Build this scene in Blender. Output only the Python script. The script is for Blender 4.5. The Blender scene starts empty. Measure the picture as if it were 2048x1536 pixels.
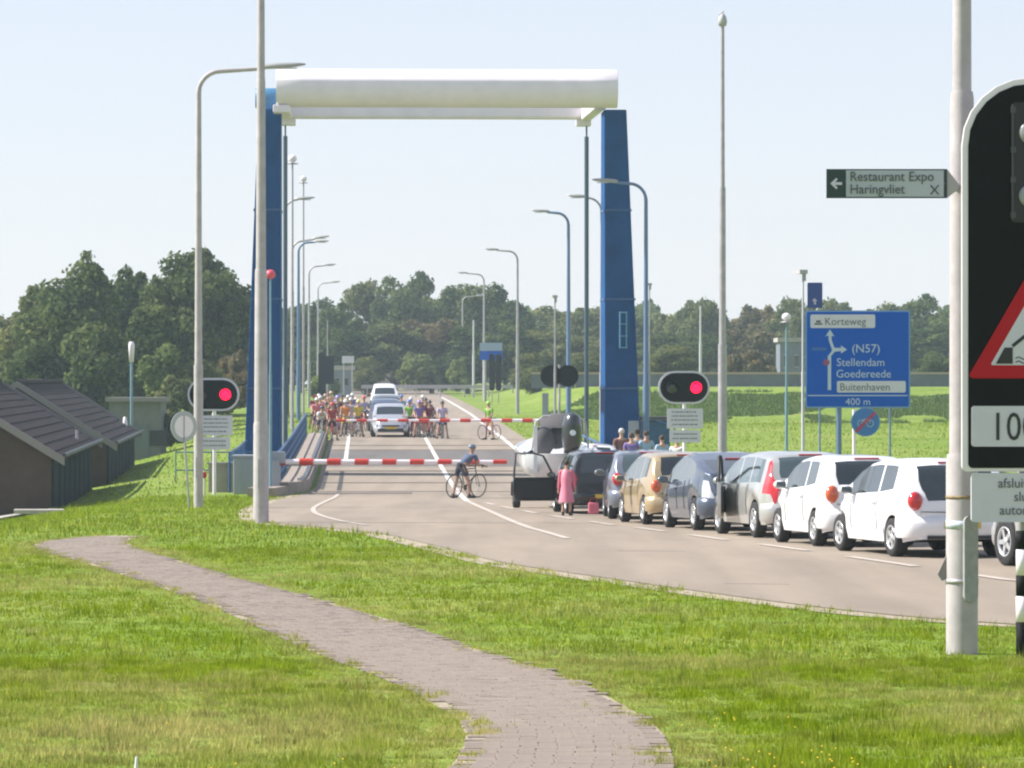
import bpy, bmesh, math, random
import numpy as np
from mathutils import Vector, Matrix, noise as mnoise
R = math.radians
random.seed(7)
rng = np.random.default_rng(7)
SC = bpy.context.scene
COL = SC.collection
ZC = 4.0            # camera height above the datum
F = 8000.0          # focal length in photo pixels (2048 wide)
HY = 760.0          # horizon row

# ------------------------------------------------------------------ camera, light
cam_d = bpy.data.cameras.new('camera'); cam = bpy.data.objects.new('camera', cam_d); COL.objects.link(cam)
cam.location = (0, 0, ZC); cam.rotation_euler = (R(90), 0, 0)
cam_d.sensor_width = 36; cam_d.lens = F / 2048 * 36; cam_d.shift_y = -8 / 2048
cam_d.clip_start = 0.5; cam_d.clip_end = 9000
SC.camera = cam
SUN_EL, SUN_AZ = 43.0, -83.0     # azimuth measured from +Y (view direction), negative = to the left
w = bpy.data.worlds.new('World'); SC.world = w; w.use_nodes = True
nt = w.node_tree; bg = nt.nodes['Background']
sky = nt.nodes.new('ShaderNodeTexSky'); sky.sky_type = 'NISHITA'; sky.sun_disc = False
sky.sun_elevation = R(SUN_EL); sky.sun_rotation = R(SUN_AZ)
sky.air_density = 1.0; sky.dust_density = 0.3; sky.ozone_density = 1.5; sky.altitude = 0
# thin high haze that whitens the sky, more towards the horizon
_tc = nt.nodes.new('ShaderNodeTexCoord'); _sp = nt.nodes.new('ShaderNodeSeparateXYZ'); nt.links.new(_tc.outputs['Generated'], _sp.inputs[0])
_mr = nt.nodes.new('ShaderNodeMapRange'); _mr.inputs[1].default_value = 0.0; _mr.inputs[2].default_value = 0.9; _mr.inputs[3].default_value = 0.66; _mr.inputs[4].default_value = 0.22
nt.links.new(_sp.outputs[2], _mr.inputs[0]); _mx = nt.nodes.new('ShaderNodeMixRGB'); nt.links.new(_mr.outputs[0], _mx.inputs[0])
nt.links.new(sky.outputs[0], _mx.inputs[1]); _mx.inputs[2].default_value = (6.6, 6.7, 7.75, 1)
nt.links.new(_mx.outputs[0], bg.inputs[0]); bg.inputs[1].default_value = 0.073
sd = bpy.data.lights.new('sun', 'SUN'); so = bpy.data.objects.new('sun', sd); COL.objects.link(so)
sd.energy = 4.6; sd.angle = R(0.53); sd.color = (1.0, 0.95, 0.88)
_dir = Vector((math.sin(R(SUN_AZ)) * math.cos(R(SUN_EL)), math.cos(R(SUN_AZ)) * math.cos(R(SUN_EL)), math.sin(R(SUN_EL))))
so.rotation_euler = _dir.to_track_quat('Z', 'Y').to_euler(); so.location = (-40, 60, 60)
SC.view_settings.view_transform = 'Standard'; SC.view_settings.look = 'None'
SC.view_settings.exposure = 0.92; SC.view_settings.gamma = 1; SC.view_settings.use_curve_mapping = False
SC.render.engine = 'CYCLES'
SC.cycles.pixel_filter_type = 'BLACKMAN_HARRIS'; SC.cycles.filter_width = 2.2
SC.cycles.max_bounces = 6; SC.cycles.volume_bounces = 1; SC.cycles.transparent_max_bounces = 8
SC.cycles.use_denoising = True

# ------------------------------------------------------------------ helpers
def pt(px, py, d):
    """world point seen at photo pixel (px, py) at distance d"""
    return Vector(((px - 1024) * d / F, d, ZC + (HY - py) * d / F))
def lat(px, d): return (px - 1024) * d / F

MATS = {}
def mat(name, col=(.5, .5, .5), rough=0.6, metal=0.0, var=0.0, scale=3.0, bump=0.0, bscale=40.0, coat=0.0, emit=None, estr=0, spec=0.5, col2=None, trans=0.0):
    if name in MATS: return MATS[name]
    m = bpy.data.materials.new(name); m.use_nodes = True; MATS[name] = m
    n = m.node_tree; b = n.nodes['Principled BSDF']
    c = tuple(col) + (1,)
    b.inputs['Base Color'].default_value = c
    b.inputs['Roughness'].default_value = rough; b.inputs['Metallic'].default_value = metal
    b.inputs['Coat Weight'].default_value = coat; b.inputs['Coat Roughness'].default_value = 0.06
    b.inputs['Specular IOR Level'].default_value = spec
    b.inputs['Transmission Weight'].default_value = trans
    if emit:
        b.inputs['Emission Color'].default_value = tuple(emit) + (1,); b.inputs['Emission Strength'].default_value = estr
    if var or col2 or bump:
        tc = n.nodes.new('ShaderNodeTexCoord')
    if var or col2:
        nz = n.nodes.new('ShaderNodeTexNoise'); nz.inputs['Scale'].default_value = scale; nz.inputs['Detail'].default_value = 6
        nz.inputs['Roughness'].default_value = 0.65
        n.links.new(tc.outputs['Object'], nz.inputs['Vector'])
        cr = n.nodes.new('ShaderNodeValToRGB'); n.links.new(nz.outputs['Fac'], cr.inputs[0])
        c2 = col2 if col2 else tuple(min(1, x * (1 + var)) for x in col)
        c1 = col if col2 else tuple(x * (1 - var) for x in col)
        cr.color_ramp.elements[0].position = 0.32; cr.color_ramp.elements[0].color = tuple(c1) + (1,)
        cr.color_ramp.elements[1].position = 0.68; cr.color_ramp.elements[1].color = tuple(c2) + (1,)
        n.links.new(cr.outputs[0], b.inputs['Base Color'])
    if bump:
        nb = n.nodes.new('ShaderNodeTexNoise'); nb.inputs['Scale'].default_value = bscale; nb.inputs['Detail'].default_value = 5
        n.links.new(tc.outputs['Object'], nb.inputs['Vector'])
        bm = n.nodes.new('ShaderNodeBump'); bm.inputs['Strength'].default_value = bump; bm.inputs['Distance'].default_value = 0.02
        n.links.new(nb.outputs['Fac'], bm.inputs['Height']); n.links.new(bm.outputs[0], b.inputs['Normal'])
    return m

def tag(o, label=None, cat=None, group=None, kind=None):
    if label: o['label'] = label
    if cat: o['category'] = cat
    if group: o['group'] = group
    if kind: o['kind'] = kind
    return o
def thing(name, loc=(0, 0, 0), rz=0.0, label=None, cat=None, group=None):
    o = bpy.data.objects.new(name, None); COL.objects.link(o); o.location = loc; o.rotation_euler = (0, 0, rz)
    o.empty_display_size = 0.3
    return tag(o, label, cat, group)

class MB:
    """collects simple shapes into one mesh"""
    def __init__(s): s.v = []; s.f = []; s.sm = []
    def add(s, vs, fs, smooth=False):
        b = len(s.v); s.v += [tuple(p) for p in vs]; s.f += [tuple(i + b for i in f) for f in fs]; s.sm += [smooth] * len(fs); return s
    def box(s, c, size, rot=None, taper=None):
        hx, hy, hz = size[0] / 2, size[1] / 2, size[2] / 2
        vs = []
        for z in (-1, 1):
            k = taper if (taper and z == 1) else 1
            for x, y in ((-1, -1), (1, -1), (1, 1), (-1, 1)):
                vs.append(Vector((x * hx * k, y * hy * k, z * hz)))
        if rot is not None:
            m = rot if isinstance(rot, Matrix) else Matrix.Rotation(rot, 3, 'Z')
            vs = [m @ v for v in vs]
        c = Vector(c)
        return s.add([v + c for v in vs], [(3, 2, 1, 0), (4, 5, 6, 7), (0, 1, 5, 4), (1, 2, 6, 5), (2, 3, 7, 6), (3, 0, 4, 7)])
    def bx(s, x0, x1, y0, y1, z0, z1): return s.box(((x0 + x1) / 2, (y0 + y1) / 2, (z0 + z1) / 2), (x1 - x0, y1 - y0, z1 - z0))
    def tube(s, pts, r, n=10, caps=True):
        pts = [Vector(p) for p in pts]; rs = r if isinstance(r, (list, tuple)) else [r] * len(pts)
        vs = []; prev = None
        for i, p in enumerate(pts):
            t = (pts[min(i + 1, len(pts) - 1)] - pts[max(i - 1, 0)])
            if t.length < 1e-9: t = Vector((0, 0, 1))
            t.normalize()
            if prev is None:
                a = Vector((0, 1, 0)) if abs(t.y) < 0.9 else Vector((1, 0, 0))
                u = t.cross(a).normalized()
            else:
                u = (prev - t * prev.dot(t)).normalized()
            prev = u; w_ = t.cross(u)
            for k in range(n):
                an = 2 * math.pi * k / n
                vs.append(p + (u * math.cos(an) + w_ * math.sin(an)) * rs[i])
        fs = []
        for i in range(len(pts) - 1):
            for k in range(n):
                fs.append((i * n + k, i * n + (k + 1) % n, (i + 1) * n + (k + 1) % n, (i + 1) * n + k))
        s.add(vs, fs, True)
        if caps:
            s.add(vs[:n], [tuple(reversed(range(n)))]); s.add(vs[-n:], [tuple(range(n))])
        return s
    def lathe(s, prof, c=(0, 0, 0), axis='z', n=20):
        """prof: list of (r, h)"""
        vs = []; c = Vector(c)
        for r, h in prof:
            for k in range(n):
                a = 2 * math.pi * k / n; x, y = r * math.cos(a), r * math.sin(a)
                v = {'z': (x, y, h), 'x': (h, x, y), 'y': (x, h, y)}[axis]
                vs.append(Vector(v) + c)
        fs = []
        for i in range(len(prof) - 1):
            for k in range(n): fs.append((i * n + k, i * n + (k + 1) % n, (i + 1) * n + (k + 1) % n, (i + 1) * n + k))
        return s.add(vs, fs, True)
    def ell(s, c, r, n=12, m=8, rot=None):
        vs = []; fs = []; c = Vector(c)
        for i in range(m + 1):
            th = math.pi * i / m
            for k in range(n):
                a = 2 * math.pi * k / n
                v = Vector((r[0] * math.sin(th) * math.cos(a), r[1] * math.sin(th) * math.sin(a), r[2] * math.cos(th)))
                if rot is not None: v = rot @ v
                vs.append(v + c)
        for i in range(m):
            for k in range(n): fs.append((i * n + k, (i + 1) * n + k, (i + 1) * n + (k + 1) % n, i * n + (k + 1) % n))
        return s.add(vs, fs, True)
    def prism(s, out, y0, y1):
        """outline in XZ (list of (x,z)), extruded along Y"""
        n = len(out)
        vs = [(x, y0, z) for x, z in out] + [(x, y1, z) for x, z in out]
        fs = [tuple(range(n)), tuple(reversed(range(n, 2 * n)))] + [(i, i + n, (i + 1) % n + n, (i + 1) % n) for i in range(n)]
        return s.add(vs, fs)
    def quad(s, a, b, c, d): return s.add([a, b, c, d], [(0, 1, 2, 3)])
    def build(s, name, m=None, parent=None, loc=None, rot=None, smooth_all=False, bevel=0):
        me = bpy.data.meshes.new(name); me.from_pydata(s.v, [], s.f)
        me.polygons.foreach_set('use_smooth', [True] * len(s.f) if smooth_all else s.sm); me.update()
        bm = bmesh.new(); bm.from_mesh(me); bmesh.ops.recalc_face_normals(bm, faces=bm.faces)
        if bevel:
            es = [e for e in bm.edges if len(e.link_faces) == 2 and e.calc_face_angle(0) > 0.7]
            bmesh.ops.bevel(bm, geom=es, offset=bevel, segments=2, affect='EDGES', profile=0.6)
        bm.to_mesh(me); bm.free()
        if m: me.materials.append(m)
        o = bpy.data.objects.new(name, me); COL.objects.link(o)
        if parent: o.parent = parent
        if loc: o.location = loc
        if rot: o.rotation_euler = rot
        return o

def rrect(x0, x1, z0, z1, r, n=6):
    out = []
    for cx, cz, a0 in ((x1 - r, z1 - r, 0), (x0 + r, z1 - r, 90), (x0 + r, z0 + r, 180), (x1 - r, z0 + r, 270)):
        for k in range(n + 1):
            a = R(a0 + 90 * k / n); out.append((cx + r * math.cos(a), cz + r * math.sin(a)))
    return out
def circle(cx, cz, r, n=28): return [(cx + r * math.cos(2 * math.pi * k / n), cz + r * math.sin(2 * math.pi * k / n)) for k in range(n)]

def text(s, size, m, parent, x, y, z, align='LEFT', name='lettering', depth=0.003, xs=1.0):
    """real lettering standing on the face at y, facing -Y"""
    cu = bpy.data.curves.new('t', 'FONT'); cu.body = s; cu.size = size; cu.extrude = depth; cu.align_x = align; cu.resolution_u = 3
    t = bpy.data.objects.new('t', cu); COL.objects.link(t)
    dg = bpy.context.evaluated_depsgraph_get(); me = bpy.data.meshes.new_from_object(t.evaluated_get(dg))
    bpy.data.objects.remove(t); bpy.data.curves.remove(cu)
    me.name = name; me.materials.clear(); me.materials.append(m)
    me.transform(Matrix.Diagonal((xs, 1, 1, 1)))
    me.transform(Matrix.Rotation(R(90), 4, 'X'))
    o = bpy.data.objects.new(name, me); COL.objects.link(o); o.parent = parent; o.location = (x, y, z)
    return o

def copy_tree(o, parent=None):
    c = o.copy(); COL.objects.link(c)
    if parent: c.parent = parent
    for ch in list(o.children): copy_tree(ch, c)
    return c

# ------------------------------------------------------------------ ground profile (height along the view axis)
_pd = np.array([0, 10, 17, 25, 35, 40, 46, 54.5, 57.5, 62.3, 67.5, 73, 78.5, 84, 90, 103, 114, 119, 130, 150, 180, 186, 241, 267, 311, 400, 520, 5000])
_pz = -np.array([1.7, 1.72, 1.84, 2.12, 2.41, 2.47, 2.5, 2.54, 2.55, 2.61, 2.68, 2.76, 2.86, 2.94, 3.02, 3.22, 3.38, 3.41, 3.4, 3.18, 2.77, 2.68, 2.05, 1.86, 1.55, 1.05, 1.0, 1.0])
_dd = np.arange(0, 700, 0.5); _zz = np.interp(_dd, _pd, _pz)
_k = np.ones(11) / 11; _zs = np.convolve(np.pad(_zz, 5, mode='edge'), _k, 'valid')
def P(d): return ZC + float(np.interp(d, _dd, _zs))
def Pn(d): return ZC + np.interp(d, _dd, _zs)
def xc(d): return 2.83 - 0.037 * d                       # bridge / far road centre line
_lx = (np.array([20, 30, 34, 36.5, 40, 41.6, 45.5, 55.4, 71.3, 80.6, 85, 95, 112, 119, 125, 420]),
       np.array([34, 18, 11.5, 8, 5.1, 4.03, 2.7, -0.17, -2.35, -4.83, -5.4, -6.1, -6.5, -6.2, xc(125) - 4.35, xc(420) - 4.6]))
_rx = (np.array([20, 30, 40, 50, 57.5, 67.5, 78.5, 90, 104, 119, 125, 420]),
       np.array([52, 28, 16, 10.5, 8.9, 7.2, 5.8, 4.7, 3.8, 3.2, xc(125) + 4.6, xc(420) + 4.6]))
def sm_interp(tab, d, w_=3.0):
    return float(np.mean(np.interp(d + np.linspace(-w_, w_, 7), tab[0], tab[1])))
def XL(d): return sm_interp(_lx, d, 1.6)
def XR(d): return sm_interp(_rx, d, 3.0)
def sst(t): t = np.clip(t, 0, 1); return t * t * (3 - 2 * t)
def bank_x(d): return np.interp(d, [0, 60, 68, 82, 100, 140, 176, 220, 300, 600], [-14, -12.5, -9.5, -8.7, -9, -9.6, -11, -14, -24, -60])
def ground_z(x, d):
    x = np.asarray(x, float); d = np.asarray(d, float)
    z = Pn(d)
    low = ZC - 4.3
    t = sst((bank_x(d) - x) / 9.5); z = z * (1 - t) + low * t
    # dyke on the right, beyond the field
    lf = sst((x - (xc(d) + 5.5)) / 7.0)
    rise = sst((d - 228) / 34.0) * lf
    field = sst((d - 185) / 40.0) * lf
    z = z * (1 - field) + (ZC - 2.45) * field
    top = ZC - 0.45
    z = z * (1 - rise) + top * rise
    return z
# ------------------------------------------------------------------ materials of the ground
def ground_mat():
    m = bpy.data.materials.new('grass_soil'); m.use_nodes = True; n = m.node_tree; b = n.nodes['Principled BSDF']
    b.inputs['Roughness'].default_value = 0.95; b.inputs['Specular IOR Level'].default_value = 0.1
    tc = n.nodes.new('ShaderNodeTexCoord')
    def nz(sc, det=5):
        q = n.nodes.new('ShaderNodeTexNoise'); q.inputs['Scale'].default_value = sc; q.inputs['Detail'].default_value = det
        n.links.new(tc.outputs['Object'], q.inputs['Vector']); return q
    def ramp(q, stops):
        r = n.nodes.new('ShaderNodeValToRGB'); n.links.new(q.outputs['Fac'], r.inputs[0])
        e = r.color_ramp.elements
        e[0].position, e[0].color = stops[0][0], stops[0][1] + (1,)
        e[1].position, e[1].color = stops[1][0], stops[1][1] + (1,)
        for p, c in stops[2:]:
            x = e.new(p); x.color = c + (1,)
        return r
    a = ramp(nz(0.22, 6), [(0.34, (0.150, 0.235, 0.030)), (0.66, (0.235, 0.285, 0.070)), (0.5, (0.185, 0.265, 0.045))])
    f = ramp(nz(3.5, 8), [(0.35, (0.55, 0.55, 0.55)), (0.65, (1.25, 1.25, 1.15))])
    mx = n.nodes.new('ShaderNodeMixRGB'); mx.blend_type = 'MULTIPLY'; mx.inputs[0].default_value = 0.7
    n.links.new(a.outputs[0], mx.inputs[1]); n.links.new(f.outputs[0], mx.inputs[2]); n.links.new(mx.outputs[0], b.inputs['Base Color'])
    bp = n.nodes.new('ShaderNodeBump'); bp.inputs['Strength'].default_value = 0.8; bp.inputs['Distance'].default_value = 0.05
    q = nz(14, 8); n.links.new(q.outputs['Fac'], bp.inputs['Height']); n.links.new(bp.outputs[0], b.inputs['Normal'])
    return m
M_ground = ground_mat()
def blade_mat():
    m = bpy.data.materials.new('grass_blades'); m.use_nodes = True; n = m.node_tree
    for x in list(n.nodes): n.nodes.remove(x)
    out = n.nodes.new('ShaderNodeOutputMaterial')
    geo = n.nodes.new('ShaderNodeNewGeometry'); tc = n.nodes.new('ShaderNodeTexCoord')
    q = n.nodes.new('ShaderNodeTexNoise'); q.inputs['Scale'].default_value = 0.9; q.inputs['Detail'].default_value = 8; q.inputs['Roughness'].default_value = 0.72
    n.links.new(tc.outputs['Object'], q.inputs['Vector'])
    r = n.nodes.new('ShaderNodeValToRGB'); n.links.new(q.outputs['Fac'], r.inputs[0]); e = r.color_ramp.elements
    e[0].position = 0.34; e[0].color = (0.22, 0.30, 0.014, 1); e[1].position = 0.68; e[1].color = (0.48, 0.46, 0.18, 1)
    for p, c in ((0.48, (0.275, 0.350, 0.016, 1)), (0.58, (0.35, 0.40, 0.055, 1))):
        x = e.new(p); x.color = c
    r2 = n.nodes.new('ShaderNodeValToRGB'); n.links.new(geo.outputs['Random Per Island'], r2.inputs[0]); e2 = r2.color_ramp.elements
    e2[0].position = 0; e2[0].color = (0.6, 0.7, 0.55, 1); e2[1].position = 1.0; e2[1].color = (1.6, 1.4, 1.7, 1)
    x = e2.new(0.85); x.color = (1.1, 1.08, 1.05, 1)
    mx = n.nodes.new('ShaderNodeMixRGB'); mx.blend_type = 'MULTIPLY'; mx.inputs[0].default_value = 1
    # dry patches where the vertex colour says so
    at = n.nodes.new('ShaderNodeAttribute'); at.attribute_name = 'dry'
    mx2 = n.nodes.new('ShaderNodeMixRGB'); n.links.new(at.outputs['Fac'], mx2.inputs[0])
    n.links.new(r.outputs[0], mx2.inputs[1]); mx2.inputs[2].default_value = (0.52, 0.46, 0.18, 1)
    n.links.new(mx2.outputs[0], mx.inputs[1]); n.links.new(r2.outputs[0], mx.inputs[2])
    a2 = n.nodes.new('ShaderNodeAttribute'); a2.attribute_name = 'tone'; mz = n.nodes.new('ShaderNodeMixRGB'); mz.blend_type = 'MULTIPLY'; mz.inputs[0].default_value = 1
    n.links.new(mx.outputs[0], mz.inputs[1]); n.links.new(a2.outputs['Fac'], mz.inputs[2]); mx = mz
    d = n.nodes.new('ShaderNodeBsdfDiffuse'); t = n.nodes.new('ShaderNodeBsdfTranslucent')
    n.links.new(mx.outputs[0], d.inputs[0]); n.links.new(mx.outputs[0], t.inputs[0])
    ms = n.nodes.new('ShaderNodeMixShader'); ms.inputs[0].default_value = 0.45
    n.links.new(d.outputs[0], ms.inputs[1]); n.links.new(t.outputs[0], ms.inputs[2]); n.links.new(ms.outputs[0], out.inputs[0])
    return m
M_blade = blade_mat()
def road_mat(name, c1, c2, c3):
    m = bpy.data.materials.new(name); m.use_nodes = True; n = m.node_tree; b = n.nodes['Principled BSDF']
    b.inputs['Roughness'].default_value = 0.85; b.inputs['Specular IOR Level'].default_value = 0.25
    tc = n.nodes.new('ShaderNodeTexCoord')
    mp = n.nodes.new('ShaderNodeMapping'); mp.inputs['Scale'].default_value = (1, 0.22, 1); n.links.new(tc.outputs['Object'], mp.inputs[0])
    q = n.nodes.new('ShaderNodeTexNoise'); q.inputs['Scale'].default_value = 0.9; q.inputs['Detail'].default_value = 8; q.inputs['Roughness'].default_value = 0.7
    n.links.new(mp.outputs[0], q.inputs['Vector'])
    r = n.nodes.new('ShaderNodeValToRGB'); n.links.new(q.outputs['Fac'], r.inputs[0]); e = r.color_ramp.elements
    e[0].position = 0.3; e[0].color = c1 + (1,); e[1].position = 0.7; e[1].color = c2 + (1,)
    q2 = n.nodes.new('ShaderNodeTexNoise'); q2.inputs['Scale'].default_value = 60; q2.inputs['Detail'].default_value = 4
    n.links.new(tc.outputs['Object'], q2.inputs['Vector'])
    mx = n.nodes.new('ShaderNodeMixRGB'); mx.blend_type = 'MIX'
    # wheel tracks and stains: broad soft streaks along the road
    q4 = n.nodes.new('ShaderNodeTexNoise'); q4.inputs['Scale'].default_value = 1.0; q4.inputs['Detail'].default_value = 3
    mp2 = n.nodes.new('ShaderNodeMapping'); mp2.inputs['Scale'].default_value = (1.1, .035, 1); mp2.inputs['Rotation'].default_value = (0, 0, .05); n.links.new(tc.outputs['Object'], mp2.inputs[0]); n.links.new(mp2.outputs[0], q4.inputs['Vector'])
    r4 = n.nodes.new('ShaderNodeValToRGB'); n.links.new(q4.outputs['Fac'], r4.inputs[0]); r4.color_ramp.elements[0].position = .38; r4.color_ramp.elements[0].color = (.89, .89, .89, 1); r4.color_ramp.elements[1].position = .6; r4.color_ramp.elements[1].color = (1.04, 1.03, 1.02, 1)
    mu = n.nodes.new('ShaderNodeMixRGB'); mu.blend_type = 'MULTIPLY'; mu.inputs[0].default_value = 1; n.links.new(r.outputs[0], mu.inputs[1]); n.links.new(r4.outputs[0], mu.inputs[2]); r = mu
    r3 = n.nodes.new('ShaderNodeValToRGB'); n.links.new(q2.outputs['Fac'], r3.inputs[0]); r3.color_ramp.elements[0].position = 0.45; r3.color_ramp.elements[1].position = 0.75
    ml = n.nodes.new('ShaderNodeMath'); ml.operation = 'MULTIPLY'; ml.inputs[1].default_value = 0.4; n.links.new(r3.outputs[0], ml.inputs[0])
    n.links.new(ml.outputs[0], mx.inputs[0]); n.links.new(r.outputs[0], mx.inputs[1]); mx.inputs[2].default_value = c3 + (1,)
    n.links.new(mx.outputs[0], b.inputs['Base Color'])
    bp = n.nodes.new('ShaderNodeBump'); bp.inputs['Strength'].default_value = 0.4; bp.inputs['Distance'].default_value = 0.01
    n.links.new(q2.outputs['Fac'], bp.inputs['Height']); n.links.new(bp.outputs[0], b.inputs['Normal'])
    return m
M_road = road_mat('road_asphalt', (0.252, 0.210, 0.166), (0.318, 0.266, 0.214), (0.20, 0.169, 0.138))
M_deck = road_mat('bridge_deck_surface', (0.135, 0.125, 0.12), (0.17, 0.155, 0.145), (0.12, 0.11, 0.105))
M_conc = mat('concrete', (0.36, 0.34, 0.31), 0.85, var=0.18, scale=2.5, bump=0.2)
M_kerb = mat('kerb_concrete', (0.30, 0.25, 0.21), 0.85, var=0.2, scale=3, bump=0.2)
M_line = mat('road_paint', (0.62, 0.59, 0.55), 0.6, var=0.25, scale=9)
M_worn = mat('worn_road_paint', (0.47, 0.41, 0.355), 0.7, var=0.16, scale=4)
M_joint = mat('dark_joint', (0.05, 0.045, 0.045), 0.8)
M_brick = [mat('clinker_%d' % i, c, 0.85, var=0.16, scale=14, bump=0.25, bscale=60) for i, c in enumerate(
    [(0.235, 0.190, 0.155), (0.224, 0.181, 0.149), (0.248, 0.200, 0.162), (0.230, 0.187, 0.157)])]
M_sand = mat('sand_joint', (0.34, 0.285, 0.21), 0.95, var=0.25, scale=6, bump=0.2)

# ------------------------------------------------------------------ ground sheet
def dsamples():
    a = list(np.arange(-30, 10, 4.0)) + list(np.arange(10, 130, 1.0)) + list(np.arange(130, 330, 2.0)) + list(np.arange(330, 520, 8.0))
    v = 520.0
    while v < 1500: a.append(v); v *= 1.25
    return a + [1500.0]
DS = dsamples()
xs = list(np.arange(-34, 34.1, 0.8)); v = 36.0
ext = []
while v < 1500: ext.append(v); v *= 1.3
xs = [-e for e in reversed(ext)] + xs + ext
XX, DD = np.meshgrid(np.array(xs), np.array(DS)); ZZ = ground_z(XX, DD)
ny, nx = XX.shape
vs = np.stack([XX, DD, ZZ], -1).reshape(-1, 3)
fs = [(j * nx + i, j * nx + i + 1, (j + 1) * nx + i + 1, (j + 1) * nx + i) for j in range(ny - 1) for i in range(nx - 1)]
me = bpy.data.meshes.new('ground'); me.from_pydata(vs.tolist(), [], fs); me.polygons.foreach_set('use_smooth', [True] * len(fs)); me.materials.append(M_ground)
g = bpy.data.objects.new('ground', me); COL.objects.link(g); tag(g, 'grassy ground with the road bank sloping down on the left', kind='structure')

def strip(name, f0, f1, d0, d1, m, up, nseg=1, parent=None, step=None, kind=None):
    ds = [d for d in DS if d0 < d < d1]
    ds = [d0] + ds + [d1]
    mb = MB(); vs = []; fs = []
    for d in ds:
        a, b = f0(d), f1(d)
        for k in range(nseg + 1): vs.append((a + (b - a) * k / nseg, d, P(d) + up))
    w_ = nseg + 1
    for j in range(len(ds) - 1):
        for k in range(nseg): fs.append((j * w_ + k, j * w_ + k + 1, (j + 1) * w_ + k + 1, (j + 1) * w_ + k))
    mb.add(vs, fs, True)
    o = mb.build(name, m, parent)
    if kind: o['kind'] = kind
    return o
vg = strip('verge', lambda d: XL(d) - .40, lambda d: XL(d) + .2, 22, 118, M_sand, 0.008, 1, kind='structure'); vg['label'] = 'sandy verge between the asphalt and the grass'
road = strip('road', XL, XR, 22, 420, M_road, 0.016, 6, kind='structure'); road['label'] = 'beige asphalt road curving onto the bridge'
# crossing road far behind
mb = MB(); mb.quad((-75, 396, P(396) + .05), (6, 396, P(396) + .05), (6, 424, P(424) + .05), (-75, 424, P(424) + .05)); o = mb.build('road', M_road); tag(o, 'far crossing road beyond the bridge', kind='structure')
# bridge leaf with a darker deck
leaf = strip('bridge_deck', lambda d: xc(d) - 4.3, lambda d: xc(d) + 4.55, 147.5, 166.5, M_deck, 0.020, 1, kind='structure'); leaf['label'] = 'dark steel leaf of the drawbridge deck'
def line(f0, f1, d0, d1, up=0.024, m=None): return strip('lane_marking', f0, f1, d0, d1, m or M_line, up, 1, parent=road)
# edge and centre markings of the bridge road
line(lambda d: xc(d) - 3.62, lambda d: xc(d) - 3.46, 150, 330, 0.026)
line(lambda d: xc(d) + 3.46, lambda d: xc(d) + 3.66, 100, 330, 0.026)
def cl(d): return np.interp(d, [60, 66, 75, 85, 95, 108, 119, 330], [1.9, 1.0, .35, -.15, -.62, -1.2, xc(119) + .02, xc(330)])
line(lambda d: cl(d) - 0.08, lambda d: cl(d) + 0.08, 108, 330, 0.026)
line(lambda d: cl(d) - 0.07, lambda d: cl(d) + 0.07, 67, 107.95, 0.026, M_worn)
def cl2(d): return np.interp(d, [40, 50, 57, 67, 78, 90, 100, 112], [10.2, 6.2, 4.9, 3.4, 2.0, .55, -.3, xc(112) + .15])
for a in range(42, 108, 6): line(lambda d: cl2(d) - 0.08, lambda d: cl2(d) + 0.08, a, a + 3.4, 0.026, M_worn)
def cll(d): return float(np.mean(np.interp(d + np.linspace(-5, 5, 11), [70, 78, 86, 95, 105, 119, 130], [-1.3, -2.9, -4.1, -4.8, -5.0, xc(119) - 3.55, xc(130) - 3.55])))
line(lambda d: cll(d) - 0.06, lambda d: cll(d) + 0.06, 78, 119, 0.026, M_worn)
# stop line and expansion joints
def cross(name, d, w_, a, b, m, par=road, up=0.030):
    mb = MB(); mb.bx(a, b, d - w_ / 2, d + w_ / 2, P(d) - 0.02, P(d) + up); return mb.build(name, m, par)
cross('expansion_joint', 119.8, 1.0, -6.1, -3.0, mat('worn_tar', (.15, .13, .115), .8), road)
cross('expansion_joint', 121.8, 0.9, -6.0, 3.0, mat('tar2', (.235, .195, .16), .8), road)
cross('expansion_joint', 131, 0.22, xc(131) - 4.2, xc(131) + 4.4, M_joint)
cross('expansion_joint', 142.5, 0.5, xc(142) - 4.2, xc(142) + 4.5, M_joint)
cross('expansion_joint', 167.2, 0.4, xc(167) - 4.2, xc(167) + 4.5, M_joint)
cross('expansion_joint', 173.6, 0.35, xc(173) - 4.2, xc(173) + 4.5, M_joint)
for off, a, b in ((-3.6, 119.8, 142), (-4.15, 124, 142)):
    strip('expansion_joint', lambda d: xc(d) + off - .07, lambda d: xc(d) + off + .07, a, b, M_joint, 0.022, 1, parent=road)
# tar repairs, faint
for (x0, x1, dd, w_) in ((2.6, 3.4, 49.0, .07), (1.6, 2.6, 60, .08)):
    mb = MB(); mb.box(((x0 + x1) / 2, dd, P(dd) + .014), ((x1 - x0), w_, .012), rot=R(-14)); mb.build('tar_seam', mat('tar', (0.27, 0.225, 0.19), .7), road)

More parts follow.
